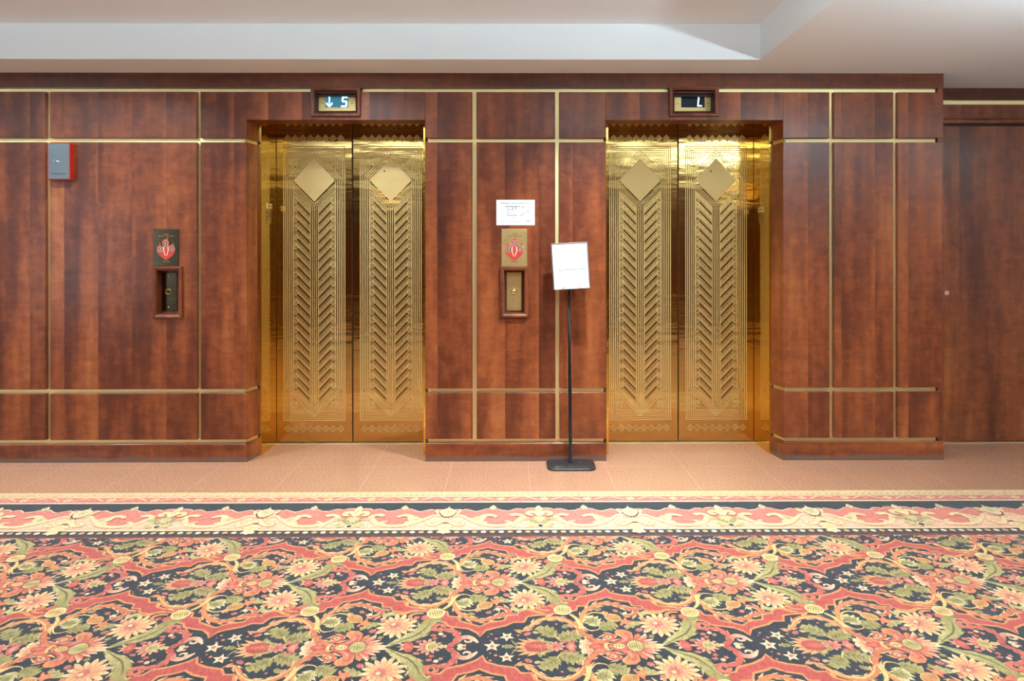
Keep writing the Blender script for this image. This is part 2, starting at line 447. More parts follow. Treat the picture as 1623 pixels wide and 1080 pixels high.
# splayed jamb boards between the panelling and the brass frames, with the grooves carried round
for e in (0, 1):
    for side in (0, 1):
        xo, xi = OPEN[e][side], BR[e][side] + (-0.012 if side == 0 else 0.012)
        sg = -1 if side == 0 else 1
        lev = [(0.0, G[0][0]), (G[0][1], G[1][0]), (G[1][1], G[2][0]), (G[2][1], ZH + 0.03)]
        for z0, z1 in lev:
            m = MB(); m.prism_z([(xo, 0.0), (xi, SPL), (xi + sg * .03, SPL), (xo + sg * .03, PT)], z0, z1)
            part(m, 'jamb_board', M['wood'] if z0 > 0 else M['wood_base'])
        for z0, z1 in G[:3]:
            m = MB(); q = 0.018
            m.prism_z([(xo + sg * .016, 0.016), (xi + sg * .012, SPL), (xi + sg * .03, SPL), (xo + sg * .03, 0.022)], z0 + .001, z1 - .001)
            part(m, 'brass_strip', M['strip'])
    for side in (0, 1):
        sg = -1 if side == 0 else 1; xi = BR[e][side]
        m = MB(); m.box(xi + sg * .0165, xi + sg * .075, SPL + .0005, DOORY + .08, 0, ZH + .06); m.box(OPEN[e][side] + sg * .031, OPEN[e][side] + sg * .045, PT + .036, SPL + .0004, 0, ZH + .06)
        part(m, 'jamb_backing', M['wood_dark'])
    m = MB(); m.box(OPEN[e][0] - .04, OPEN[e][1] + .04, PT + .04, DOORY + .08, ZL - .06, ZL - .04); part(m, 'shaft_cover', M['wood_dark'])
    m = MB(); m.box(OPEN[e][0] + .002, OPEN[e][1] - .002, PT + 0.0005, SPL, ZH, ZH + 0.03); part(m, 'header_soffit', M['wood_frame'])

# skirting and cornice
for n_, (a, b) in zip(('baseboard_left', 'baseboard_centre', 'baseboard_right'), ends):
    m = MB(); m.box(a, b, -0.002, PT, 0.0, G[0][0], ch=0.002); struct(m.build(n_, M['wood_base']))
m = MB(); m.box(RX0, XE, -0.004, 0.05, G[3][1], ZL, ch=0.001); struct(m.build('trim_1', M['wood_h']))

# brass lift frames: jambs, head, sill
ZBH = 2.1515
for e in (0, 1):
    a, b = BR[e]
    m = MB(); m.box(a, b, SPL, DOORY + 0.03, ZBH, ZBH + 0.012)
    root = struct(m.build('trim_%d' % (2 + e), M['brass']))
    for sg, x in ((-1, a), (1, b)):
        m = MB(); m.box(x, x + sg * 0.016, SPL - 0.001, DOORY + 0.03, 0.0, ZBH); m.build('brass_jamb', M['brass_jamb'], root)
    m = MB(); m.box(a, b, DOORY - 0.030, DOORY + 0.05, 0.0, 0.0025); m.build('sill_plate', M['sill'], root)
    m = MB(); m.box(a - .02, b + .02, DOORY + 0.04, DOORY + 0.08, 0.0, ZBH + 0.06); m.build('dark_shaft', M['black'], root)

# recessed wall on the right with a tall flush timber door
z_ = lambda y: WP(1560, y, RY_FAR)[1]
m = MB(); m.box(XE, RX1, RY_FAR + 0.02, RY_FAR + 0.12, 0, ZL)
wr = struct(m.build('wall_recess', M['wood_dark']))
m = MB(); m.box(XE, RX1, RY_FAR - 0.004, RY_FAR + 0.02, z_(159.0), ZL); m.build('cornice_board', M['wood_h'], wr)
m = MB(); m.box(XE, RX1, RY_FAR + 0.012, RY_FAR + 0.02, z_(166), z_(159.0)); m.build('brass_strip', M['strip'], wr)
m = MB()
pr = [(RY_FAR + 0.02, z_(197)), (RY_FAR - 0.012, z_(197)), (RY_FAR - 0.022, z_(195)), (RY_FAR - 0.024, z_(192)), (RY_FAR - 0.018, z_(189)), (RY_FAR - 0.004, z_(187.5)), (RY_FAR - 0.004, z_(166)), (RY_FAR + 0.02, z_(166))]
n0 = len(m.v)
for x in (XE, RX1): m.v += [(x, y, z) for y, z in pr]
k = len(pr)
for i in range(k):
    j = (i + 1) % k; m.f.append((i, j, k + j, k + i)); m.mi.append(0); m.sm.append(False)
m.f += [tuple(range(k)), tuple(range(2 * k - 1, k - 1, -1))]; m.mi += [0, 0]; m.sm += [False, False]
m.build('moulded_rail', M['wood_frame'], wr)
m = MB(); m.box(XE + 0.004, XE + 1.22, RY_FAR - 0.002, RY_FAR + 0.019, 0.010, z_(200.5), ch=.001)
dr = struct(m.build('door_1', M['wood_door']))
lx, lz = WP(1499.6, 464.4, RY_FAR)
m = MB(); m.box(lx - .014, lx + .014, RY_FAR - .010, RY_FAR - .002, lz - .014, lz + .014, ch=.002); m.box(lx - .007, lx + .007, RY_FAR - .012, RY_FAR - .010, lz - .007, lz + .007, mi=1)
m.build('door_catch', [M['cream'], M['pictoline']], dr)
m = MB(); m.box(XE + 1.23, RX1, RY_FAR - 0.002, RY_FAR + 0.019, 0.010, z_(200.5), ch=.001); m.build('wood_panel', M['wood_door'], wr)
m = MB(); m.box(XE, RX1, RY_FAR - 0.02, RY_FAR + 0.02, 0.0, 0.006); m.build('floor_strip', M['sill'], wr)

# the rest of the lobby behind and beside the camera (seen in the brass)
def pierced(name, mat, x0, x1, y0, y1, wins, z1=ZL):
    m = MB(); xs = x0
    for (a, b, c, d) in wins:
        m.box(xs, a, y0, y1, 0, z1); m.box(a, b, y0, y1, 0, c); m.box(a, b, y0, y1, d, z1); xs = b
    m.box(xs, x1, y0, y1, 0, z1)
    return struct(m.build(name, mat))
WINS = [(-6.9, -5.3, 0.35, 2.25)]
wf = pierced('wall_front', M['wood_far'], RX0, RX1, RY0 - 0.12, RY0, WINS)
for z0, z1 in ((0.112, 0.14), (0.43, 0.457), (2.324, 2.348)):
    m = MB(); m.box(-5.2, RX1, RY0, RY0 + 0.004, z0, z1); m.build('brass_strip', M['strip'], wf)
for x in (-4.4, -3.2, -1.2, 0.2, 1.8, 3.2, 4.6):
    m = MB(); m.box(x, x + .028, RY0 + .0005, RY0 + 0.004, 0.14, 2.324); m.build('brass_strip', M['strip'], wf)
m = MB(); m.box(RX0 - 0.12, RX0, RY0 - .12, 0.9, 0, ZL); struct(m.build('wall_left', M['wall_paint']))
m = MB(); m.box(RX1, RX1 + 0.12, RY0 - .12, 0.9, 0, ZL); struct(m.build('wall_right', M['wall_paint']))
for (a, b, c, d) in WINS:
    m = MB(); m.frame(a, b, c, d, 0.05, -RY0 * 0 + RY0 - 0.05, RY0 - 0.10, 0.004)
    for t in (1 / 3, 2 / 3): m.box(a + (b - a) * t - .012, a + (b - a) * t + .012, RY0 - .09, RY0 - .06, c + .05, d - .05)
    struct(m.build('window_1', M['white']))
    L = bpy.data.lights.new('daylight', 'AREA'); L.shape = 'RECTANGLE'; L.size = b - a; L.size_y = d - c; L.energy = 36; L.color = (0.84, 0.92, 1.0)
    lo = bpy.data.objects.new('daylight', L); COL.objects.link(lo); lo.location = ((a + b) / 2, RY0 - 0.16, (c + d) / 2); lo.rotation_euler = (R(90), 0, 0)

# ceiling downlights: the front row, plus added fill rows out of view
first = None
for i, (x, y, z, wt) in enumerate(LIGHTS):
    if first is None:
        t = thing('recessed_downlight', '', 'ceiling light', (x, y, z)); first = t
        m = MB(); m.lathe([(0.052, 0.0), (0.052, -0.002), (0.058, -0.006), (0.072, -0.004), (0.076, 0.0)], (0, 0, 0), seg=32); m.build('trim_ring', M['white'], t)
        m = MB(); m.lathe([(0.0, -0.001), (0.030, -0.0012), (0.0525, -0.0005)], (0, 0, 0), seg=32); m.build('lens', M['lamp'], t)
    else:
        t = first.copy(); COL.objects.link(t); t.location = (x, y, z)
        for ch in first.children:
            c = ch.copy(); COL.objects.link(c); c.parent = t
    row = [k for k, q in enumerate(LIGHTS) if abs(q[1] - y) < .01 and q[2] == z]; row.sort(key=lambda k: LIGHTS[k][0])
    t['label'] = 'round white recessed downlight, %s from the left, %s' % (('first', 'second', 'third', 'fourth', 'fifth')[row.index(i)],
        {-0.78: 'in the coffer row nearest the elevators', -2.35: 'in the added middle coffer row', -3.9: 'in the added rear coffer row', -1.6: 'in the added near right-hand ceiling row', -4.9: 'in the added far right-hand ceiling row'}[round(y, 2)])
    t['group'] = 'downlights in the lobby ceiling'
    L = bpy.data.lights.new('downlight_beam', 'AREA'); L.shape = 'DISK'; L.size = 0.11; L.energy = wt; L.color = (0.81, 0.95, 1.0)
    L.spread = R(150) if y < -1 else (R(104) if x > 0 else R(134))
    lo = bpy.data.objects.new('downlight_beam', L); COL.objects.link(lo); lo.location = (x, y, z - 0.008)
# bowl lamps added out of view as fill, throwing light up onto the ceiling
for i, (x, y, lab) in enumerate(FILL_BOWLS):
    t = thing('added_bowl_lamp', lab, 'hanging lamp', (x, y, 1.95), 'added bowl lamps in the lobby')
    zc = (ZU if x < CX1 - .1 else ZL) - 1.95
    m = MB(); m.lathe([(0.01, -.012), (.10, 0.0), (.17, .035), (.205, .085), (.20, .088), (.165, .042), (.10, .010), (0.01, 0.0)], (0, 0, 0), seg=32); m.build('glass_bowl', M['added_bowl'], t)
    m = MB(); m.lathe([(.004, 0.0), (.004, zc - .012), (.05, zc - .010), (.06, zc - .0005)], (0, 0, 0), seg=16); m.build('stem', M['plate'], t)
    L = bpy.data.lights.new('added_bowl_light', 'AREA'); L.shape = 'DISK'; L.size = .30; L.energy = FILL_BOWL_W[i]; L.color = (0.74, 0.91, 1.0)
    lo = bpy.data.objects.new('added_bowl_light', L); COL.objects.link(lo); lo.location = (x, y, 2.045); lo.rotation_euler = (R(180), 0, 0)
# ================================================================== CARPET
class PT2:
    """flat pattern drawing: polygons with a colour at every corner, stacked in thin layers"""
    def __init__(s): s.items = []      # (layer, pts, cols, mirror)
    def poly(s, pts, col, layer, center=None, ccol=None, cols=None):
        cs = cols or [col] * len(pts)
        if ccol is None: s.items.append((layer, [tuple(p) for p in pts], cs))
        else:
            if center is None: center = (sum(p[0] for p in pts) / len(pts), sum(p[1] for p in pts) / len(pts))
            n = len(pts)
            for i in range(n):
                j = (i + 1) % n
                s.items.append((layer, [center, pts[i], pts[j]], [ccol, cs[i], cs[j]]))
NAVY, RED, ORG, SAL, CRM, YEL, OLV, LOL, PNK, DKR = [lin(c) for c in ((44, 45, 49), (158, 70, 63), (190, 120, 74), (188, 104, 78), (218, 188, 148), (200, 160, 104), (122, 108, 62), (166, 148, 98), (198, 136, 112), (108, 54, 48))]
PEACH, ROSE = lin((216, 166, 136)), lin((190, 108, 94))
def mixc(a, b, t): return tuple(x * (1 - t) + y * t for x, y in zip(a, b))
def catmull(p, n=6):
    out = []; q = [p[0]] + list(p) + [p[-1]]
    for i in range(1, len(q) - 2):
        for k in range(n):
            t = k / n
            out.append(tuple(0.5 * (2 * q[i][d] + (q[i + 1][d] - q[i - 1][d]) * t + (2 * q[i - 1][d] - 5 * q[i][d] + 4 * q[i + 1][d] - q[i + 2][d]) * t * t + (-q[i - 1][d] + 3 * q[i][d] - 3 * q[i + 1][d] + q[i + 2][d]) * t ** 3) for d in range(len(p[0]))))
    out.append(tuple(p[-1])); return out
def ribbon(D, pts, wd, col, layer, edge=None, ew=0.0022, col2=None, barbs=0, bs=1, bcol=None, bl=0.018):
    """pts in metres, wd = half widths at the points"""
    p = catmull([(a[0], a[1], b) for a, b in zip(pts, wd)], 5)
    n = len(p); L = []; Rr = []; nn = []
    for i in range(n):
        a = p[max(0, i - 1)]; b = p[min(n - 1, i + 1)]
        dx, dy = b[0] - a[0], b[1] - a[1]; l = math.hypot(dx, dy) or 1e-6
        nn.append((-dy / l, dx / l, dx / l, dy / l))
    for wadd, c, c2, ly in (((ew, edge, edge, layer), (0, col, col2 or col, layer + 1)) if edge else ((0, col, col2 or col, layer + 1),)):
        for i in range(n - 1):
            (x0, y0, w0), (x1, y1, w1) = p[i], p[i + 1]; n0, n1 = nn[i], nn[i + 1]
            w0 += wadd; w1 += wadd
            t0, t1 = i / (n - 1), (i + 1) / (n - 1)
            a, b = mixc(c, c2, t0), mixc(c, c2, t1)
            D.items.append((ly, [(x0 + n0[0] * w0, y0 + n0[1] * w0), (x1 + n1[0] * w1, y1 + n1[1] * w1), (x1 - n1[0] * w1, y1 - n1[1] * w1), (x0 - n0[0] * w0, y0 - n0[1] * w0)], [a, b, b, a]))
    for k in range(barbs):
        i = int((k + 0.7) / (barbs + 0.4) * (n - 1)); x, y, w_ = p[i]; nx, ny, tx, ty = nn[i]
        for sd in ((bs,) if bs in (1, -1) else (1, -1)):
            f = bl * (0.7 + 0.5 * ((k * 37) % 7) / 7)
            tip = (x + nx * sd * (w_ + f * .5) + tx * f * 1.25, y + ny * sd * (w_ + f * .5) + ty * f * 1.25)
            D.items.append((layer, [(x - tx * f * .75, y - ty * f * .75), (x + nx * sd * w_ + tx * f * .45, y + ny * sd * w_ + ty * f * .35), tip, (x + nx * sd * (w_ + f * .30) - tx * f * .15, y + ny * sd * (w_ + f * .30) - ty * f * .15)], [col, col, bcol or CRM, bcol or col]))
def leaf(D, base, tip, hw, col, tcol, layer, n=4, vein=None, bend=0.0):
    dx, dy = tip[0] - base[0], tip[1] - base[1]; l = math.hypot(dx, dy); ux, uy = dx / l, dy / l
    def P(t, o):
        o += bend * math.sin(math.pi * t) * l
        return (base[0] + ux * l * t - uy * o, base[1] + uy * l * t + ux * o)
    def side(s):
        out = []
        for k in range(n):
            t = (k + 0.15) / n; env = math.sin(math.pi * min(1, (t * .82 + .13))) ** .8
            out.append((t, s * hw * env * 0.62)); t2 = (k + 0.75) / n; env = math.sin(math.pi * min(1, (t2 * .80 + .12))) ** .8
            out.append((min(t2 + .10, .97), s * hw * env * 1.12))
        return out
    for s in (1, -1):
        o = [(0, 0)] + side(s) + [(1, 0)]
        for i in range(len(o) - 1):
            a, b = o[i], o[i + 1]
            D.items.append((layer, [P(a[0], 0), P(b[0], 0), P(*b), P(*a)], [col, mixc(col, tcol, b[0]), mixc(col, tcol, .35 + .65 * (b[1] / (s * hw) if i % 2 == 0 else .0)), mixc(col, tcol, .3)]))
    v = vein or mixc(col, NAVY, .55)
    D.items.append((layer + 1, [P(.05, hw * .03), P(.85, 0), P(.05, -hw * .05)], [v] * 3))
    for k in range(1, n):
        for s in (1, -1):
            t = k / n * .85
            D.items.append((layer + 1, [P(t, 0), P(t + .14, s * hw * .55), P(t + .045, 0)], [v, v, v]))
def rose(D, c, r, n, cin, cout, layer, inner=.55, rot=0.0, sq=1.0, core=None, deep=None):
    pts = []; cs = []
    for k in range(n):
        a0 = rot + 2 * math.pi * k / n
        for da, rr, cc in ((-.5, inner, deep or cin), (-.26, .86, cout), (0, 1.0, cout), (.26, .86, cout)):
            a = a0 + da * 2 * math.pi / n; q = r * rr * (1 + .09 * math.sin(k * 2.3))
            pts.append((c[0] + q * math.cos(a), c[1] + q * math.sin(a) * sq)); cs.append(cc)
    D.poly(pts, cout, layer, c, cin, cs)
    for k in range(n):   # dark creases between petals
        a = rot + 2 * math.pi * (k + .5) / n
        D.items.append((layer + 1, [(c[0] + r * .62 * math.cos(a - .05), c[1] + r * .62 * sq * math.sin(a - .05)), (c[0] + r * .62 * math.cos(a + .05), c[1] + r * .62 * sq * math.sin(a + .05)), (c[0] + r * .3 * math.cos(a), c[1] + r * .3 * sq * math.sin(a))], [deep or cin] * 3))
    if core: disc(D, c, r * .17, core, layer + 2)
def disc(D, c, r, col, layer, sq=1.0, n=10, ccol=None, rot=0.0):
    pts = [(c[0] + r * math.cos(2 * math.pi * k / n) * math.cos(rot) - r * sq * math.sin(2 * math.pi * k / n) * math.sin(rot),
            c[1] + r * math.cos(2 * math.pi * k / n) * math.sin(rot) + r * sq * math.sin(2 * math.pi * k / n) * math.cos(rot)) for k in range(n)]
    D.poly(pts, col, layer, c, ccol) if ccol else D.poly(pts, col, layer)
def star(D, c, r, layer, col=CRM, cc=RED, n=5, rot=.3):
    pts = [(c[0] + (r if k % 2 == 0 else r * .45) * math.cos(rot + math.pi * k / n), c[1] + (r if k % 2 == 0 else r * .45) * math.sin(rot + math.pi * k / n)) for k in range(2 * n)]
    D.poly(pts, col, layer, c, mixc(col, cc, .5))
    pts = [(c[0] + (r if k % 2 == 0 else r * .3) * .42 * math.cos(rot + math.pi * k / n), c[1] + (r if k % 2 == 0 else r * .3) * .42 * math.sin(rot + math.pi * k / n)) for k in range(2 * n)]
    D.poly(pts, cc, layer + 1)
def oval_bud(D, a, b, hw, col, layer, edge=CRM, stripes=5, scol=None):
    dx, dy = b[0] - a[0], b[1] - a[1]; l = math.hypot(dx, dy); rot = math.atan2(dy, dx); c = ((a[0] + b[0]) / 2, (a[1] + b[1]) / 2)
    disc(D, c, l / 2 + .003, edge, layer, (hw + .003) / (l / 2 + .003), 16, rot=rot); disc(D, c, l / 2, col, layer + 1, hw / (l / 2), 16, rot=rot)
    ux, uy = dx / l, dy / l
    for k in range(stripes):
        t = (k + 1) / (stripes + 1) - .5; q = hw * math.sqrt(max(0, 1 - (2 * t) ** 2)) * .8; x, y = c[0] + ux * l * t, c[1] + uy * l * t
        D.items.append((layer + 2, [(x - uy * q, y + ux * q), (x + ux * .004, y + uy * .004), (x + uy * q, y - ux * q), (x - ux * .001, y - uy * .001)], [scol or OLV] * 4))

def c1(*pts): return [FP(420 + x / 4.271, 900 + y / 4.271) for x, y in pts]
def c2(*pts): return [FP(760 + x / 4.271, 900 + y / 4.271) for x, y in pts]
AX = -1.942                         # mirror axis of the motif that was measured
DM = PT2()                          # elements above the axis (get mirrored)
DA = PT2()                          # elements on the axis or not mirrored
P2 = lambda x, y: c2((x, y))[0]
P1 = lambda x, y: c1((x, y))[0]
# star sprays
star(DA, P2(85, 545), .030, 6); star(DM, P2(185, 480), .027, 6, rot=.9)
for (x, y, r) in ((80, 463, .0055), (113, 494, .0065), (75, 508, .004), (60, 480, .003)): disc(DM, P2(x, y), r, RED, 5, ccol=PNK)
ribbon(DM, c2((215, 500), (235, 525), (255, 538)), (.001, .002, .002), LOL, 3)
leaf(DA, P2(235, 545), P2(150, 545), .012, OLV, LOL, 3, 3)
# thistle on the axis
up = [(232, 549), (292, 534), (240, 522), (300, 514), (258, 494), (335, 503), (318, 488), (385, 500), (420, 503), (452, 512), (484, 530), (488, 545)]
def sym(pts): a = c2(*pts); return a + [(x, 2 * AX - y) for x, y in reversed(a)][1:-1]
pts = sym(up); DA.poly(pts, YEL, 3, P2(430, 545), SAL, [YEL if i % 2 == 0 else SAL for i in range(len(pts))])
DA.poly(sym([(300, 545), (322, 522), (380, 511), (430, 514), (470, 532), (478, 545)]), RED, 4, P2(420, 545), mixc(RED, SAL, .7))
for k in range(7):
    x = 335 + k * 19; a, b = P2(x, 545), P2(x - 10, 520)
    for s_ in (1, -1):
        DA.items.append((5, [a, (b[0], AX + s_ * (b[1] - AX)), (b[0] + .004, AX + s_ * (b[1] - AX))], [DKR, DKR, DKR]))
DM.poly(c2((385, 507), (388, 488), (402, 476), (418, 494), (436, 490), (440, 506), (478, 512), (492, 530), (455, 524)), OLV, 4, P2(425, 508), LOL)
rose(DA, P2(512, 545), .034, 9, RED, PNK, 4, .72, sq=.9); disc(DA, P2(486, 545), .009, OLV, 7, ccol=LOL)
# leaf pair
leaf(DM, P2(520, 478), P2(388, 415), .034, OLV, LOL, 3, 4, bend=-.06); leaf(DM, P2(528, 500), P2(692, 462), .036, OLV, LOL, 3, 5, bend=.05)
ribbon(DM, c2((505, 468), (525, 490), (545, 498)), (.002, .0025, .002), YEL, 4)
# great lower scroll ending in a volute by the palmette
ribbon(DM, c2((236, 432), (285, 442), (340, 415), (400, 368), (510, 350), (600, 374), (662, 415), (705, 458), (765, 497), (822, 512), (878, 505), (908, 484), (888, 466), (852, 470), (845, 486), (866, 492)),
       (.002, .005, .008, .009, .011, .011, .010, .009, .009, .008, .006, .006, .005, .004, .003, .003), ORG, 3, edge=DKR, ew=.002, col2=RED, barbs=15, bs=0, bcol=mixc(CRM, ORG, .4), bl=.020)
ribbon(DM, c2((300, 436), (400, 372), (510, 355), (600, 380), (662, 421)), (.001, .003, .004, .003, .002), YEL, 5)
# stem to the bulb and upper scroll
ribbon(DM, c2((612, 328), (650, 352), (676, 388), (690, 425)), (.004, .006, .008, .009), YEL, 5, edge=OLV, ew=.002)
ribbon(DM, c2((688, 400), (690, 352), (716, 305), (770, 272), (840, 252), (910, 258), (965, 276), (1015, 290), (1052, 296), (1052, 322), (1020, 338), (990, 332), (982, 318)),
       (.007, .008, .009, .010, .010, .009, .008, .008, .007, .006, .005, .004, .003), ORG, 3, edge=DKR, ew=.002, col2=RED, barbs=13, bs=0, bcol=mixc(CRM, ORG, .4), bl=.020)
disc(DM, P2(984, 322), .008, CRM, 7); leaf(DM, P2(1040, 305), P2(1112, 282), .010, RED, PNK, 4, 3)
ribbon(DM, c2((698, 380), (722, 336), (770, 316), (832, 322), (860, 332)), (.003, .003, .003, .003, .002), YEL, 5)
ribbon(DM, c2((698, 408), (740, 436), (790, 436), (815, 424)), (.003, .003, .002, .002), YEL, 5)
leaf(DM, P2(800, 408), P2(735, 338), .034, LOL, CRM, 4, 4); leaf(DM, P2(812, 425), P2(932, 398), .032, OLV, LOL, 4, 4, bend=.08)
leaf(DM, P2(715, 374), P2(800, 366), .022, OLV, LOL, 4, 4)
oval_bud(DM, P2(852, 336), P2(952, 366), .022, ORG, 5, YEL, 6, OLV); star(DM, P2(985, 378), .030, 5, SAL, ORG, 5, .1); leaf(DM, P2(870, 330), P2(828, 312), .014, ORG, PNK, 5, 2)
# central palmette: small bud, fan, knot, flower, feathered tip
DA.poly(sym([(578, 545), (605, 512), (650, 508), (640, 528), (664, 545)]), RED, 4, P2(620, 545), PNK)
for (tx, ty, c_, cc_) in ((672, 545, CRM, YEL), (684, 527, CRM, SAL), (676, 508, CRM, ORG), (712, 494, CRM, RED), (722, 478, RED, SAL)):
    for s_ in ((1,) if ty == 545 else (1, -1)):
        a = P2(850, 545 - (545 - ty) * .12); t = P2(tx, ty)
        if s_ < 0: a = (a[0], 2 * AX - a[1]); t = (t[0], 2 * AX - t[1])
        leaf(DA, a, t, .017, cc_, c_, 3, 2, RED)
disc(DA, P2(790, 545), .026, RED, 5, .62, ccol=SAL)
ribbon(DM, c2((860, 530), (820, 520), (790, 512)), (.005, .006, .004), SAL, 5)
DM.poly(c2((872, 545), (895, 520), (940, 506), (975, 484), (962, 460), (925, 462), (912, 445), (936, 430), (990, 432), (1030, 452), (1040, 480), (1024, 505), (1050, 500), (1048, 470), (1075, 458), (1096, 476), (1122, 455), (1136, 478), (1128, 498), (1180, 492), (1160, 510), (1210, 512), (1190, 524), (1262, 532), (1232, 545)),
        ORG, 4, P2(1040, 530), RED, [ORG, RED, RED, SAL, SAL, CRM, ORG, ORG, SAL, ORG, ORG, RED, RED, SAL, ORG, RED, CRM, SAL, RED, CRM, RED, CRM, SAL, CRM, YEL])
DM.poly(c2((880, 542), (930, 520), (985, 500), (1000, 470), (975, 452), (1010, 460), (1020, 490), (985, 520), (930, 536)), RED, 6, P2(985, 500), PNK)
DM.poly(c2((1000, 518), (1062, 500), (1110, 508), (1150, 530), (1110, 534), (1060, 520)), SAL, 6, P2(1080, 515), RED)
oval_bud(DA, P2(905, 545), P2(985, 545), .015, YEL, 8, RED, 3); oval_bud(DA, P2(1000, 543), P2(1112, 543), .031, LOL, 8, DKR, 6, OLV)
DA.poly(sym([(843, 545), (848, 525), (872, 525), (868, 545)]), YEL, 9)
# big daisy, hook leaf, little leaf
rose(DM, P2(1215, 398), .074, 15, SAL, mixc(CRM, YEL, .55), 4, .66, core=LOL, deep=ORG); rose(DM, P2(1200, 393), .032, 8, RED, PNK, 7, .6); disc(DM, P2(1190, 388), .009, LOL, 9, ccol=CRM)
ribbon(DM, c2((1100, 350), (1098, 328), (1125, 314), (1150, 322), (1166, 330)), (.004, .010, .011, .007, .002), LOL, 3, barbs=2, bcol=LOL)
leaf(DM, P2(1098, 380), P2(985, 420), .018, LOL, OLV, 3, 3, bend=-.08); leaf(DM, P2(1120, 372), P2(1092, 352), .013, SAL, PNK, 5, 2)
# green acanthus
ribbon(DM, c2((1250, 532), (1300, 500), (1350, 478), (1395, 455), (1420, 420), (1414, 388), (1425, 362), (1462, 352), (1488, 362)), (.004, .010, .018, .022, .022, .020, .016, .010, .003), LOL, 3, edge=OLV, ew=.004, col2=OLV, barbs=6, bs=0, bcol=LOL, bl=.020)
ribbon(DM, c2((1262, 528), (1340, 488), (1392, 462), (1425, 418), (1432, 380)), (.001, .003, .004, .003, .001), mixc(OLV, NAVY, .4), 6)
ribbon(DM, c2((1290, 505), (1296, 488), (1322, 470), (1330, 462)), (.003, .004, .004, .001), LOL, 3)
# bud and small flower right of the palmette (read off the left neighbour)
DA.poly([p for p in c1((888, 548), (925, 545), (905, 524), (942, 530), (955, 512), (990, 512), (1012, 545), (990, 582), (955, 586), (940, 566), (905, 574), (925, 552))], CRM, 4, P1(975, 548), RED, [CRM, SAL, CRM, SAL, RED, RED, RED, RED, RED, SAL, CRM, SAL])
disc(DA, P1(972, 548), .018, RED, 5, ccol=SAL); disc(DA, P1(1016, 548), .005, YEL, 6)
rose(DA, P1(1108, 548), .044, 12, RED, PNK, 4, .62, core=None, deep=RED); oval_bud(DA, P1(1092, 548), P1(1160, 548), .021, LOL, 7, YEL, 4, OLV)
leaf(DA, P1(1165, 548), P1(1232, 546), .012, LOL, YEL, 5, 2)
ribbon(DM, c1((1225, 546), (1262, 534), (1295, 512), (1304, 478), (1288, 448), (1245, 432), (1195, 432), (1152, 432), (1142, 412), (1165, 396), (1202, 400), (1212, 410), (1196, 414)), (.004, .008, .009, .009, .009, .008, .008, .007, .006, .006, .005, .004, .003), RED, 3, edge=DKR, ew=.0025, col2=SAL, barbs=9, bs=0, bcol=PNK, bl=.014)
disc(DM, P1(1190, 462), .009, PNK, 5, ccol=CRM); star(DM, P1(1150, 492), .012, 5, SAL, RED); star(DM, P1(1215, 476), .010, 5, PNK, RED)
ribbon(DM, c1((1296, 512), (1330, 488), (1372, 482), (1408, 494), (1442, 520)), (.004, .007, .008, .006, .001), RED, 3, edge=PNK, ew=.003, col2=CRM)
ribbon(DM, c1((1398, 494), (1392, 514), (1362, 516), (1352, 504)), (.005, .005, .004, .002), PNK, 5, col2=CRM)
disc(DM, P1(1322, 541), .010, CRM, 5, ccol=LOL); disc(DM, P1(1352, 540), .006, PNK, 5)
# small fillers in the ground
for (x0, y0, x1, y1, h_, a_, b_) in ((300, 470, 345, 452, .010, RED, PNK), (560, 420, 600, 398, .012, OLV, LOL), (600, 410, 640, 398, .010, SAL, CRM), (560, 520, 590, 508, .010, RED, PNK),
        (1060, 440, 1100, 425, .012, RED, PNK), (940, 470, 905, 462, .008, RED, SAL), (860, 392, 900, 376, .012, OLV, LOL), (1290, 470, 1262, 456, .010, OLV, LOL),
        (1330, 350, 1300, 332, .012, RED, SAL), (900, 296, 936, 310, .010, RED, PNK), (780, 300, 822, 290, .010, OLV, LOL), (360, 445, 392, 455, .008, ORG, CRM), (1180, 470, 1150, 482, .010, OLV, LOL)):
    leaf(DM, P2(x0, y0), P2(x1, y1), h_, a_, b_, 3, 3)
for (x, y, r) in ((262, 470, .005), (520, 395, .005), (640, 440, .006), (755, 470, .006), (760, 440, .005), (1120, 430, .005), (1010, 300, .005), (960, 400, .005), (1320, 410, .006), (1350, 432, .004), (1352, 380, .004)):
    disc(DM, P2(x, y), r, RED, 4, ccol=PNK)
for (x0, y0, x1, y1, h_) in ((880, 470, 905, 450, .008), (1120, 470, 1160, 470, .008), (1000, 590, 1045, 596, .008)):
    leaf(DM, P1(x0, y0), P1(x1, y1), h_, RED, PNK, 3, 3)
# red ogee band (never mirrored, only repeated)
top = c2((3, 405), (60, 378), (160, 365), (185, 325), (240, 326), (280, 297), (350, 281), (430, 270), (500, 262), (572, 262), (580, 230), (640, 228), (662, 205), (760, 186), (820, 166), (853, 144), (890, 175), (960, 190), (1060, 200), (1100, 225), (1160, 225), (1190, 255), (1250, 268), (1330, 272), (1380, 277)) + [(x + 0.923, y) for x, y in c1((1180, 290), (1240, 305), (1250, 335), (1310, 340), (1330, 370), (1390, 385), (1457, 405))]
bot = c2((3, 482), (45, 440), (100, 425), (180, 408), (230, 385), (305, 384), (330, 345), (380, 338), (440, 335), (500, 325), (560, 330), (625, 310), (662, 300), (668, 275), (730, 272), (748, 240), (830, 225), (858, 214), (930, 235), (1010, 245), (1030, 272), (1090, 275), (1120, 300), (1200, 312), (1300, 300), (1360, 303)) + [(x + 0.923, y) for x, y in c1((1150, 345), (1160, 375), (1215, 385), (1235, 410), (1300, 420), (1380, 430), (1430, 455), (1457, 482))]
PX_ = 0.923; PY_ = 0.848
LT = top[-1][0] - top[0][0]
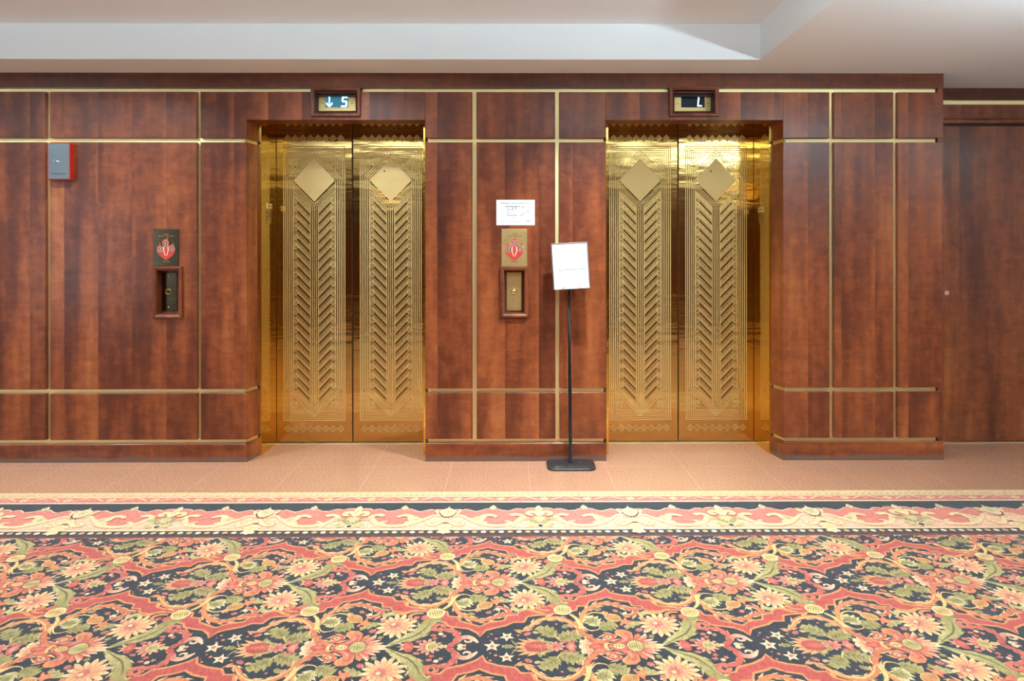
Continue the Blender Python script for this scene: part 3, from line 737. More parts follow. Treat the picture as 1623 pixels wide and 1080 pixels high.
def fixx(L_):                    # make one period exactly PX_ wide
    x0, x1 = L_[0][0], L_[-1][0]
    return [(x0 + (x - x0) * PX_ / (x1 - x0), y + (L_[0][1] - L_[-1][1]) * (x - x0) / (x1 - x0)) for x, y in L_]
top, bot = fixx(top), fixx(bot)
def offs(L_, d):
    out = []
    for i, p in enumerate(L_):
        a = L_[max(0, i - 1)]; b = L_[min(len(L_) - 1, i + 1)]; dx, dy = b[0] - a[0], b[1] - a[1]; l = math.hypot(dx, dy)
        out.append((p[0] - dy / l * d, p[1] + dx / l * d))
    out[0] = (L_[0][0], out[0][1]); out[-1] = (L_[-1][0], out[-1][1]); return out
DB = PT2()
DB.poly(top + bot[::-1], ORG, 1)
t2, b2 = offs(top, -.009), offs(bot, .009)
DB.poly(t2 + b2[::-1], RED, 2)
# bulbs and curls on the band
DBM = PT2()
for (bx, by, f) in ((560, 300, 1),):
    oval_bud(DM, P2(508, 292), P2(618, 308), .030, YEL, 7, CRM, 6, OLV); leaf(DM, P2(520, 285), P2(478, 258), .018, SAL, RED, 6, 3)
ribbon(DM, c2((480, 300), (430, 300), (395, 285), (405, 262), (430, 262), (432, 274)), (.002, .004, .005, .005, .004, .002), SAL, 5, edge=YEL, ew=.0015)
ribbon(DM, c2((440, 322), (400, 315), (340, 296), (290, 304)), (.002, .005, .006, .001), ORG, 5, edge=YEL, ew=.0012)

# ---- border strip: bands parallel to the wall
def by(py, px=811): return FP(px, py)[1]
BE = by(780.6)                       # outer edge of the carpet
CXL, CXR = RX0 + 0.002, RX1 - 0.002
HB = by(853.0)                       # where the field starts
BD = PT2()
def band(y0, y1, col, layer): BD.poly([(CXL, y0), (CXR, y0), (CXR, y1), (CXL, y1)], col, layer)
band(BE, by(788.0), mixc(YEL, CRM, .5), 12); band(by(788.0), by(789.0), CRM, 13); band(by(789.0), by(796.6), ROSE, 12)
band(BE, by(781.2), mixc(YEL, NAVY, .45), 14); band(by(787.4), by(787.9), mixc(YEL, NAVY, .4), 14)
band(by(796.6), by(798.2), CRM, 13); band(by(798.2), by(815), NAVY, 12)
band(by(836.0), by(841.0), PEACH, 12); band(by(840.8), by(842.2), CRM, 15); band(by(842.2), by(851.2), mixc(NAVY, ROSE, .05), 14); band(by(851.2), HB, DKR, 14)
A0 = FP(709, 820)[0]; PB = 0.914
ro0, ro1 = by(787.2), by(781.4)
n_ = int((CXR - CXL) / .0335)
for k in range(n_):
    x = CXL + .02 + k * .0335
    BD.items.append((15, [(x, ro0), (x + .010, ro0), (x + .030, ro1), (x + .020, ro1)], [mixc(YEL, OLV, .35)] * 2 + [CRM] * 2))
q8 = lambda x, y: FP(740 + x / 10.14, 770 + y / 10.14)
q7 = lambda x, y: FP(600 + x / 10.14, 770 + y / 10.14)
BH = PT2()       # half period, from motif A (x = A0) to motif B, mirrored about A
mid = A0 + PB / 2
wave = [q7(1105, 385)] + [q7(1200, 410), q7(1260, 400), q7(1325, 398), q7(1345, 412), q7(1380, 400)] + [q8(0, 396), q8(60, 410), q8(150, 430), q8(230, 415), q8(300, 390), q8(360, 384), q8(425, 396), q8(500, 388), q8(570, 412), q8(680, 420), q8(740, 400), q8(800, 384), q8(880, 388), q8(905, 402), q8(930, 392), q8(970, 378), q8(1050, 374), q8(1100, 385)]
wave[0] = (A0, wave[0][1]); wave[-1] = (mid, wave[-1][1]); wave = sorted(wave)
yb_ = by(837.0)
for i in range(len(wave) - 1):
    a, b = wave[i], wave[i + 1]
    BH.items.append((13, [a, b, (b[0], yb_), (a[0], yb_)], [ROSE] * 4))
    BH.items.append((14, [a, b, (b[0], b[1] - .010), (a[0], a[1] - .010)], [mixc(CRM, ROSE, .25)] * 4))
# peach zone under the long scroll
scr = [q7(1140, 560), q7(1250, 500), q7(1400, 520), q8(0, 540), q8(130, 590), q8(200, 650), q8(330, 672), q8(500, 674), q8(660, 660), q8(780, 620), q8(860, 566), q8(960, 560), q8(1080, 590)]
scr = [(max(A0, min(mid, x)), y) for x, y in scr]; scr[0] = (A0, scr[0][1]); scr[-1] = (mid, scr[-1][1])
for i in range(len(scr) - 1):
    a, b = scr[i], scr[i + 1]; BH.items.append((14, [a, b, (b[0], yb_ - .01), (a[0], yb_ - .01)], [PEACH] * 4))
CRL = mixc(CRM, YEL, .35)
ribbon(BH, [q7(1160, 540), q7(1240, 505), q7(1340, 510), q7(1440, 560), q8(130, 585), q8(230, 640), q8(360, 664), q8(520, 668), q8(680, 650), q8(790, 612), q8(870, 556), q8(900, 520), q8(850, 494), q8(770, 490), q8(700, 506)], (.006, .010, .008, .010, .022, .016, .012, .012, .012, .012, .014, .012, .011, .014, .012), CRL, 15, edge=mixc(ORG, PEACH, .4), ew=.004, barbs=0)
ribbon(BH, [q8(150, 600), q8(230, 560), q8(270, 515), q8(340, 498), q8(420, 506), q8(475, 532)], (.020, .018, .015, .014, .011, .007), CRL, 15, edge=mixc(ORG, PEACH, .4), ew=.003)
leaf(BH, q8(230, 600), q8(300, 640), .020, CRM, YEL, 16, 3); leaf(BH, q8(150, 590), q8(190, 520), .024, LOL, CRM, 16, 3)
ribbon(BH, [q8(620, 640), q8(700, 618), q8(640, 595), q8(600, 598)], (.006, .010, .007, .002), CRL, 16); leaf(BH, q8(720, 640), q8(790, 680), .014, CRM, PNK, 16, 2)
leaf(BH, q8(1010, 566), q8(860, 548), .022, LOL, mixc(LOL, CRM, .5), 17, 4)
# motif A
ribbon(BH, [q7(1110, 530), q7(1190, 500), q7(1280, 450), q7(1330, 420)], (.014, .014, .012, .003), CRL, 16, edge=ORG, ew=.002)
ribbon(BH, [q7(1100, 560), q7(1160, 610), q7(1230, 650), q7(1310, 660), q7(1360, 640), q7(1330, 612), q7(1270, 618), q7(1255, 635)], (.008, .012, .012, .011, .010, .009, .007, .004), CRL, 16, edge=ORG, ew=.003)
BH.poly([(A0, q7(0, 360)[1]), q7(1150, 388), q7(1240, 420), q7(1250, 450), q7(1210, 490), q7(1150, 520), (A0, q7(0, 530)[1])], CRM, 18, (A0, q7(0, 450)[1]), LOL)
BH.poly([(A0, q7(0, 520)[1]), q7(1210, 490), q7(1262, 440), q7(1250, 480), q7(1180, 530), (A0, q7(0, 545)[1])], DKR, 17)
BH.poly([(A0, q7(0, 540)[1]), q7(1140, 585), (A0, q7(0, 632)[1])], CRM, 18, (A0, q7(0, 590)[1]), YEL)
BH.poly([(A0, q7(0, 640)[1]), q7(1150, 660), q7(1215, 690), q7(1160, 700), q7(1190, 740), q7(1130, 735), q7(1140, 790), q7(1112, 780), (A0, q7(0, 812)[1])], CRM, 19, (A0, q7(0, 700)[1]), YEL)
BH.poly([(A0, q7(0, 620)[1]), q7(1130, 630), (A0, q7(0, 645)[1])], DKR, 19)
# motif B
bx = mid; B_ = lambda dx, y: (bx - dx / 10.14 / 319 , FP(850, 770 + y / 10.14)[1])
BH.poly([B_(0, 345), B_(40, 365), B_(60, 395), B_(50, 440), B_(80, 460), B_(60, 500), B_(0, 520)], CRM, 18, B_(0, 420), YEL)
ribbon(BH, [B_(40, 470), B_(90, 445), B_(160, 450), B_(185, 480), B_(140, 496), B_(100, 484)], (.012, .014, .014, .012, .010, .005), CRL, 17, edge=ORG, ew=.003)
BH.poly([B_(0, 520), B_(110, 520), B_(60, 540), B_(170, 560), B_(130, 590), B_(230, 650), B_(160, 650), B_(190, 690), B_(90, 680), B_(60, 650), B_(0, 640)], LOL, 17, B_(30, 590), CRM)
leaf(BH, B_(20, 640), B_(140, 560), .018, OLV, LOL, 18, 3, CRM)
BH.poly([B_(0, 645), B_(48, 668), B_(0, 698)], NAVY, 20)
BH.poly([B_(-1, 630), B_(80, 668), B_(0, 712)], CRM, 19)
# small lozenges half way
for dx, y in ((425, 374),):
    c = q8(dx, y); BH.poly([(c[0], c[1] + .030), (c[0] + .020, c[1] - .004), (c[0], c[1] - .026), (c[0] - .020, c[1] - .004)], CRM, 16, c, LOL)
# red guard stripe: little flowers and sprigs, four to a period
yr = (by(789.6) + by(796.0)) / 2
for k in range(int((CXR - CXL) / (PB / 4)) + 1):
    x = A0 - 40 * PB / 4 + 0.0 + k * PB / 4
    x = CXL + .03 + ((A0 + .035 - CXL) % (PB / 4)) - .03 + k * PB / 4
    if x > CXR - .06: break
    if x < CXL + .05: continue
    rose(BD, (x, yr), .026, 6, YEL, CRM, 14, .6, rot=.2, sq=.9)
    for s_ in (1, -1):
        ribbon(BD, [(x + s_ * .035, yr - .015), (x + s_ * .06, yr + .002), (x + s_ * .085, yr + .016), (x + s_ * .106, yr + .010)], (.003, .005, .004, .001), CRM, 14)
    star(BD, (x + PB / 8, yr + .004), .010, 14, CRM, PNK, 4)
# bead row
yd = (by(842.6) + by(849.2)) / 2; pb = PB / 22
k0 = int((CXL - A0) / pb) + 1
for k in range(k0, int((CXR - A0) / pb)):
    x = A0 + (k + .5) * pb
    disc(BD, (x, yd), .0135, (CRM, mixc(YEL, OLV, .25))[k % 2], 16, .95, 8)

# ---- assemble the carpet mesh
verts = []; faces = []; cols_ = []
ZC, DZ = 0.0050, 5.5e-7
def rank(groups, start=0):       # every piece gets a height of its own, in drawing order within its layer
    allp = sorted((it[0], g, k) for g, D_ in enumerate(groups) for k, it in enumerate(D_.items))
    n = start
    for ly, g, k in allp:
        groups[g].items[k] = (n,) + groups[g].items[k][1:]; n += 1
    return n
nz = rank([DB, DA, DM], 40); rank([BD, BH], 20)
FILLER = None
FAR = RY0 + 0.45
def emit(items, dx=0.0, dy=0.0, my=None, mx=None, ymax=None, xclip=True):
    for zr, pts, cs in items:
        q = [((2 * mx - x if mx is not None else x) + dx, (2 * my - y if my is not None else y) + dy) for x, y in pts]
        c = list(cs)
        for ax, lim, sg in ((1, ymax, 1), (1, FAR, -1), (0, CXR, 1), (0, CXL, -1)):
            if lim is None: continue
            ins = [(sg * (p[ax] - lim)) <= 1e-7 for p in q]
            if all(ins): continue
            if not any(ins): q = []; break
            nq, nc = [], []
            for i in range(len(q)):
                j = (i + 1) % len(q)
                if ins[i]: nq.append(q[i]); nc.append(c[i])
                if ins[i] != ins[j]:
                    t = (lim - q[i][ax]) / (q[j][ax] - q[i][ax])
                    nq.append((q[i][0] + (q[j][0] - q[i][0]) * t, q[i][1] + (q[j][1] - q[i][1]) * t)); nc.append(mixc(c[i], c[j], t))
            q, c = nq, nc
            if len(q) < 3: break
        if len(q) < 3: continue
        area = sum(q[i][0] * q[(i + 1) % len(q)][1] - q[(i + 1) % len(q)][0] * q[i][1] for i in range(len(q)))
        if abs(area) < 1e-9: continue
        if area < 0: q.reverse(); c.reverse()
        b = len(verts); z = ZC + (zr + (.4 if my is not None or mx is not None else 0)) * DZ
        verts.extend((x, y, z) for x, y in q)
        if len(q) == 3: tris = [(0, 1, 2)]
        else: tris = tessellate_polygon([[Vector((x, y, 0)) for x, y in q]])
        for t_ in tris:
            a_, b_, c_ = (q[i] for i in t_); ar = (b_[0] - a_[0]) * (c_[1] - a_[1]) - (c_[0] - a_[0]) * (b_[1] - a_[1])
            if abs(ar) < 1e-10: continue
            t_ = tuple(t_) if ar > 0 else tuple(reversed(t_))
            faces.append(tuple(b + i for i in t_)); cols_.extend(c[i] for i in t_)
# ground slab (a real thickness, its edge shows as a low step)
g = [(CXL, FAR), (CXR, FAR), (CXR, BE), (CXL, BE)]
b = 0; verts += [(x, y, ZC) for x, y in g] + [(x, y, 0.0005) for x, y in g]
faces += [(0, 1, 2, 3)] + [(4 + i, 4 + (i + 1) % 4, (i + 1) % 4, i) for i in range(4)]
cols_ += [NAVY] * 4 + [mixc(YEL, NAVY, .3)] * 16
for r_ in range(-9, 4):
    for c_ in range(-9, 9):
        dx = c_ * PX_ + (PX_ / 2 if r_ % 2 else 0.0); dy = r_ * PY_ / 2
        if AX + dy > HB + .45 or AX + dy < FAR - .5 or dx < CXL - .8 or dx > CXR + .3: continue
        for D_ in (DA, DM): emit(D_.items, dx, dy, ymax=HB)
        emit(DM.items, dx, dy, my=AX, ymax=HB)
        emit(DB.items, dx, dy, ymax=HB)
emit(BD.items)
for k in range(-9, 9):
    dx = k * PB
    if A0 + dx > CXR + .4 or A0 + dx < CXL - .4: continue
    emit(BH.items, dx); emit(BH.items, dx, mx=A0)
me = bpy.data.meshes.new('patterned_carpet'); me.from_pydata(verts, [], faces)
ca = me.color_attributes.new('yarn', 'FLOAT_COLOR', 'CORNER')
flat = []
for c in cols_: flat += [c[0], c[1], c[2], 1.0]
ca.data.foreach_set('color', flat); me.materials.append(M['carpet']); me.update()
o = bpy.data.objects.new('patterned_carpet', me); COL.objects.link(o)
tag(o, 'black floral carpet with red ogee bands and a pink scrolled border on the stone floor', 'carpet')

# ================================================================== LIFT DOORS
S_ = (CAMD + DOORY) / F                 # metres per picture pixel on the door plane
LC = WX(497.35, DOORY)                  # centre of the first leaf, the pattern is drawn round it
def ez(py): return WP(497, py, DOORY)[1]
ZT, ZB_ = ZBH - 0.001, 0.008
LW = 0.5185                             # leaf width
def leaf_mesh():
    m = MB(); hw = LW / 2; TH = 0.03
    m.box(-hw, hw, 0.0, TH, ZB_, ZT, 0, ch=0.002)
    def P(u, y, ly): return (u * S_, -0.00012 * ly, ez(y))
    def pol(pts, mi, ly): m.quad([P(u, y, ly) for u, y in pts], mi)
    def line(a, b, w_, mi=1, ly=3):
        dx, dy = b[0] - a[0], b[1] - a[1]; l = math.hypot(dx, dy) or 1; nx, ny = -dy / l * w_ / 2, dx / l * w_ / 2
        pol([(a[0] + nx, a[1] + ny), (b[0] + nx, b[1] + ny), (b[0] - nx, b[1] - ny), (a[0] - nx, a[1] - ny)], mi, ly)
    def path(pts, w_, mi=1, ly=3):
        for a, b in zip(pts, pts[1:]): line(a, b, w_, mi, ly)
    def ringp(c, r0, r1, mi=1, ly=4, n=10, a0=0, a1=360):
        for k in range(n):
            t0, t1 = R(a0 + (a1 - a0) * k / n), R(a0 + (a1 - a0) * (k + 1) / n)
            pol([(c[0] + r0 * math.cos(t0), c[1] + r0 * math.sin(t0)), (c[0] + r1 * math.cos(t0), c[1] + r1 * math.sin(t0)), (c[0] + r1 * math.cos(t1), c[1] + r1 * math.sin(t1)), (c[0] + r0 * math.cos(t1), c[1] + r0 * math.sin(t1))], mi, ly)
    YM = 449.5
    def both(fn):                        # the design mirrors top to bottom
        fn(lambda y: y); fn(lambda y: 2 * YM - y)
    # diamond rows
    def drow(Y):
        for k in range(8):
            u = -41.75 + 11.93 * k; y = Y(219.2)
            for r, mi, ly in ((5.9, 1, 2), (5.0, 2, 3), (2.9, 1, 4), (2.2, 2, 5), (.7, 3, 6)):
                pol([(u - r, y), (u, y - r), (u + r, y), (u, y + r)], mi, ly)
            if k: pol([(u - 6.9, y), (u - 5.96, y - .9), (u - 5.0, y), (u - 5.96, y + .9)], 1, 2)
    both(drow)
    W1 = 1.15
    us = [33.6, 36.5, 39.4, 42.3, 45.2, 48.2]
    # nested rectangles top and bottom, long verticals
    def rects(Y):
        for i, u in enumerate(us):
            yt = 247.2 - 2.95 * i
            path([(-u, Y(yt)), (u, Y(yt))], W1)
            for s in (1, -1):
                if i >= 4: line((s * u, Y(yt - .6)), (s * u, YM), W1)
                else:
                    yb = 285.6 - 1.45 * i                 # where the slanted line leaves the vertical
                    line((s * u, Y(yt - .6)), (s * u, Y(yb - 14.0 + 3.4 * i)), W1 * .75)
                    line((s * u, Y(yb)), (s * u, YM), W1)
                    line((s * u, Y(yb)), (0, Y(251.6 - 4.5 * i)), W1)
        # shells in the corners over the diamond
        for s in (1, -1):
            c = (s * 27.5, Y(262.5 if Y(0) == 0 else 262.5))
            for a in (-168, -146, -124, -102, -80):
                aa = R(a); ux, uy = math.cos(aa) * -s, (math.sin(aa)) * (1 if Y(0) == 0 else -1)
                b = (c[0] + ux * 12 * .95, c[1] + uy * 12); nx, ny = -uy * 1.5, ux * 1.5
                mpt = (c[0] + ux * 8, c[1] + uy * 8)
                path([c, (mpt[0] + nx, mpt[1] + ny), b, (mpt[0] - nx, mpt[1] - ny), c], .55)
    both(rects)
    # satin diamond plate at the top
    pol([(-32.4, 286.2), (0, 252.4), (32.4, 286.2), (0, 320.0)], 1, 1)
    # chevrons under the plate, stem
    def vee(Y, bottom):
        for i in range(1, 5):
            y0 = 320.0 + 3.45 * i; k = 31.3 / 32.5
            ulim = 0.0 if i < 3 else (3.0 if i == 3 else 6.0)
            yv = y0 - ulim * k
            for s in (1, -1):
                line((s * 32.6, y0 - 32.6 * k), (s * ulim, yv), W1, ly=5)
            if i >= 2:
                for s in ((0,) if i == 2 else (1, -1)): line((s * ulim, yv), (s * ulim, 2 * YM - 256), W1, ly=5)
    vee(lambda y: y, False)
    # feather field: etched ground with dark grooves, bright double lines, curls
    y_top = lambda u: 324.5 + 14.0 - abs(u) * .963 if False else 334.8 - abs(u) * .963
    yb_in = lambda u: (2 * YM - 252) - abs(u) * .99
    for s in (1, -1):
        pol([(s * 6.6, y_top(6.6)), (s * 32.9, y_top(32.9)), (s * 32.9, yb_in(32.9)), (s * 6.6, yb_in(6.6))], 2, 1)
    K = 1.04
    for r_ in range(-1, 22):
        yc = 317.8 + 14.65 * r_
        for s in (1, -1):
            def yy(u, o): return yc + o + (30.0 - u) * K
            def clip(o, u0, u1, w_, mi, ly):
                # keep a slanted bar inside the field
                n = 8; st = []
                for k in range(n + 1):
                    u = u0 + (u1 - u0) * k / n; y = yy(u, o)
                    st.append((u, y, y - w_ / 2 > y_top(u) - .4 and y + w_ / 2 < yb_in(u)))
                for a, b in zip(st, st[1:]):
                    if a[2] and b[2]: pol([(s * a[0], a[1] - w_ / 2), (s * b[0], b[1] - w_ / 2), (s * b[0], b[1] + w_ / 2), (s * a[0], a[1] + w_ / 2)], mi, ly)
            clip(-1.2, 27.0, 6.8, 3.4, 0, 2); clip(-.9, 25.6, 8, 2.0, 3, 3)          # dark groove (polished ground)
            clip(-3.8, 28.0, 6.8, 1.5, 1, 3); clip(-5.3, 29.0, 6.8, 1.0, 0, 2); clip(-7.0, 29.6, 6.8, 1.5, 1, 3)
            for k, u in enumerate((24.5, 18.0, 11.5)):   # ticks between the feathers
                y = yy(u, 5.4 - k * .6)
                if y_top(u) + 2 < y < yb_in(u) - 2: pol([(s * (u - .9), y - 1.6), (s * (u + .2), y), (s * (u + .5), y + 1.2), (s * (u - .5), y + .6)], 3, 4)
            if 0 <= r_ <= 20:
                c = (s * 29.6, yc)
                a0, a1 = (200, 470) if s > 0 else (340, 70)
                ringp(c, 2.6, 3.8, 1, 4, 12); ringp(c, 1.5, 2.65, 0, 3, 10); ringp(c, .0, 1.2, 1, 4, 6)
                line((s * 29.6, yc - 3.2), (s * 26.4, yc - 2.0), 1.0, 1, 5)
                pol([(s * 29.6 - .9, yc + 6.8), (s * 29.6, yc + 5.7), (s * 29.6 + .9, yc + 6.8), (s * 29.6, yc + 8.2)], 3, 4)
    # keyhole
    return m
lm = leaf_mesh()
MLEAF = [M['brass'], M['satin'], M['etch'], plain('tarnish', (70, 44, 20), .5, .8)]
me0 = None
names = [('left elevator', 0, -1), ('left elevator', 0, 1), ('right elevator', 1, -1), ('right elevator', 1, 1)]
labs = ['etched brass door leaf at the left of the left elevator, under the lit arrow and 5',
        'etched brass door leaf at the right of the left elevator, beside the central wood pier',
        'etched brass door leaf at the left of the right elevator, next to the sign stand',
        'etched brass door leaf at the right of the right elevator, glowing gold along its edge']
for (nm, e, sd), lab in zip(names, labs):
    a, b = BR[e]; xc = (a + b) / 2 + sd * ((b - a) / 4 + 0.0010)
    if me0 is None:
        o = lm.build('elevator_door', MLEAF, fix=False); me0 = o.data
    else: o = bpy.data.objects.new('elevator_door', me0); COL.objects.link(o)
    o.location = (xc, DOORY, 0)
    tag(o, lab, 'elevator door', 'etched brass elevator door leaves')
    if sd == 1:
        kx, kz = WP((609.4, 1126.6)[e], 271.3, DOORY)
        m = MB(); m.lathe([(0, -.0016), (.0045, -.0016), (.0055, -.0008), (.0055, 0.001)], (kx - xc, 0, kz), 'Y', 14)
        m.prism_y([(kx - xc - .0012, kz - .010), (kx - xc + .0012, kz - .010), (kx - xc + .0012, kz), (kx - xc - .0012, kz)], -.0014, .001)
        m.build('keyhole', M['black'], o)
    # rubber meeting edge in the gap
    if sd == -1:
        m = MB(); m.box(LW / 2 + .0003, LW / 2 + 0.0046, .004, .028, ZB_, ZT); m.build('edge_seal', M['black'], o)

# tactile floor plates on the jambs
for e, x, sg, ys, lab in ((0, BR[0][0], 1, (322.5, 331, 355), 'small engraved brass floor plate on the left jamb of the left elevator'),
                          (1, BR[1][1], -1, (328.5, 337, 355), 'small engraved brass floor plate on the right jamb of the right elevator')):
    yc = .27; sc_ = (CAMD + yc) / F
    z1 = CAMH + (CY - ys[0]) * sc_; z0 = CAMH + (CY - ys[2]) * sc_; zm = CAMH + (CY - ys[1]) * sc_
    t = thing('floor_number_plate', lab, 'elevator floor plate', (x, yc, z0), 'floor plates on the elevator jambs')
    m = MB(); m.box(0, sg * .002, -.045, .045, 0, zm - z0 - .004); m.build('plate', M['plate'], t)
    m = MB(); m.box(0, sg * .003, -.045, .045, zm - z0, z1 - z0); m.build('star_plate', M['satin'], t)
    m = MB()
    for k in range(5): m.lathe([(.004, 0), (.004, .0012), (0, .0014)] if sg > 0 else [(.004, 0), (.004, -.0012), (0, -.0014)], (sg * .003, -.03 + k * .015, (z1 + zm) / 2 - z0), 'X', 8)
    for k in range(3): m.box(sg * .002, sg * .0035, -.02, -.008 + k * .012, .03 + k * .018, .036 + k * .018)
    m.build('raised_marks', M['ink'], t)

# ================================================================== SMALL FIXTURES
def textmesh(name, body, size, mat, parent, loc, align='CENTER', sx=1.0, rotz=0):
    cu = bpy.data.curves.new(name, 'FONT'); cu.body = body; cu.size = size; cu.align_x = align; cu.align_y = 'CENTER'; cu.extrude = 0.0003; cu.resolution_u = 3
    tmp = bpy.data.objects.new('t', cu); COL.objects.link(tmp)
    bpy.context.view_layer.update()
    me = bpy.data.meshes.new_from_object(tmp.evaluated_get(bpy.context.evaluated_depsgraph_get()))
    bpy.data.objects.remove(tmp, do_unlink=True)
    me.transform(Matrix.Translation(loc) @ Matrix.Rotation(R(90), 4, 'X') @ Matrix.Diagonal((sx, 1, 1, 1)))
    me.name = name; me.materials.clear(); me.materials.append(mat)
    o = bpy.data.objects.new(name, me); COL.objects.link(o); o.parent = parent; return o

# floor indicators over the lifts
def indicator(e, lab, glyph):
    o, i = IN[e]['o'], IN[e]['i']; base = ((o[0] + o[1]) / 2, 0.0, o[2])
    t = thing('floor_indicator', lab, 'elevator floor indicator', base, 'floor indicators over the elevators')
    D = .078
    m = MB(); m.frame(o[0], o[1], o[2], o[3], i[0] - o[0], PR, 0.0, .003); m.build('moulded_frame', M['wood_frame'], t, base)
    m = MB(); a = (i[0] + .0005, i[1] - .0005, i[2] + .0005, min(i[3], G[3][0] - .0035) - .0005)
    b0 = .0015
    m.box(a[0], a[0] + .003, b0, D, a[2], a[3]); m.box(a[1] - .003, a[1], b0, D, a[2], a[3]); m.box(a[0] + .003, a[1] - .003, b0, D, a[2], a[2] + .003); m.box(a[0] + .003, a[1] - .003, b0, D, a[3] - .003, a[3]); m.box(a[0] + .003, a[1] - .003, D - .003, D, a[2] + .003, a[3] - .003)
    m.build('recess_box', M['wood_dark'], t, base)
    px = ((504.7, 564.0, 516.2, 552.4), (1069.0, 1128.0, 1080.0, 1117.2))[e]
    y = .064
    x0, x1 = WX(px[0], y), WX(px[1], y); z0, z1 = WP(540, 176.2, y)[1], WP(540, 146.6, y)[1]
    x0, x1 = max(x0, a[0] + .004), min(x1, a[1] - .004); z0 = max(z0, a[2] + .004); z1 = min(z1, a[3] - .004)
    m = MB(); m.box(x0, x1, y, y + .004, z0, z1, ch=.001); m.build('face_plate', M['satin'], t, base)
    m = MB(); sx0, sx1 = WX(px[2], y), WX(px[3], y); sz0, sz1 = WP(px[2], 170.5, y)[1], WP(px[2], 152.2, y)[1]
    m.box(sx0, sx1, y - .001, y, sz0, sz1); scn = m.build('screen', M['screen_lit'] if glyph == '5' else M['screen'], t, base)
    for k, x in enumerate(((x0 + sx0) / 2, (x1 + sx1) / 2)):
        m = MB(); m.lathe([(0, -.0012), (.0028, -.001), (.0034, 0)], (x, y, (z0 + z1) / 2), 'Y', 12); m.build('screw', M['plate_dark'], t, base)
    gx = lambda p: WX(p, y); gz = lambda p: WP(px[2], p, y)[1]
    yf = y - .0024
    if glyph == '5':
        m = MB(); c = 522.4
        m.prism_y([(gx(c - .9), gz(153.2)), (gx(c + 1.0), gz(153.2)), (gx(c + 1.0), gz(164)), (gx(c - .9), gz(164))], yf, y - .001)
        m.prism_y([(gx(c - 5.2), gz(162.4)), (gx(c), gz(166.2)), (gx(c + 5.2), gz(162.4)), (gx(c + 4.4), gz(166)), (gx(c), gz(170.2)), (gx(c - 4.4), gz(166))], yf - .0003, y - .001)
        m.build('lit_arrow', M['glow'], scn, base)
        m = MB(); sl = .10
        def seg(x0_, y0_, x1_, y1_, w_=2.4):
            X0, X1 = x0_ + (161 - y0_) * sl, x1_ + (161 - y1_) * sl; l = math.hypot(X1 - X0, y1_ - y0_); nx, ny = -(y1_ - y0_) / l * w_ / 2, (X1 - X0) / l * w_ / 2
            m.prism_y([(gx(X0 + nx), gz(y0_ + ny)), (gx(X1 + nx), gz(y1_ + ny)), (gx(X1 - nx), gz(y1_ - ny)), (gx(X0 - nx), gz(y0_ - ny))], yf, y - .001)
        seg(543.0, 154.2, 550.6, 154.2); seg(543.0, 153.8, 543.0, 161); seg(543.2, 161, 549.8, 161); seg(549.8, 161, 549.8, 168.4); seg(541.8, 168.6, 550.2, 168.6)
        m.build('lit_digit', M['glow'], scn, base)
    else:
        m = MB(); sl = .10
        def seg(x0_, y0_, x1_, y1_, w_=1.9):
            X0, X1 = x0_ + (161 - y0_) * sl, x1_ + (161 - y1_) * sl; l = math.hypot(X1 - X0, y1_ - y0_); nx, ny = -(y1_ - y0_) / l * w_ / 2, (X1 - X0) / l * w_ / 2
            m.prism_y([(gx(X0 + nx), gz(y0_ + ny)), (gx(X1 + nx), gz(y1_ + ny)), (gx(X1 - nx), gz(y1_ - ny)), (gx(X0 - nx), gz(y0_ - ny))], yf, y - .001)
        seg(1107.0, 154.6, 1107.0, 168.8, 2.1); seg(1106.4, 168.0, 1113.4, 168.0)
        m.build('lit_letter', M['glow'], scn, base)
indicator(0, 'wood framed floor indicator showing lit down arrow and 5 above left elevator', '5')
indicator(1, 'wood framed floor indicator showing a lit letter L above the right elevator', 'L')

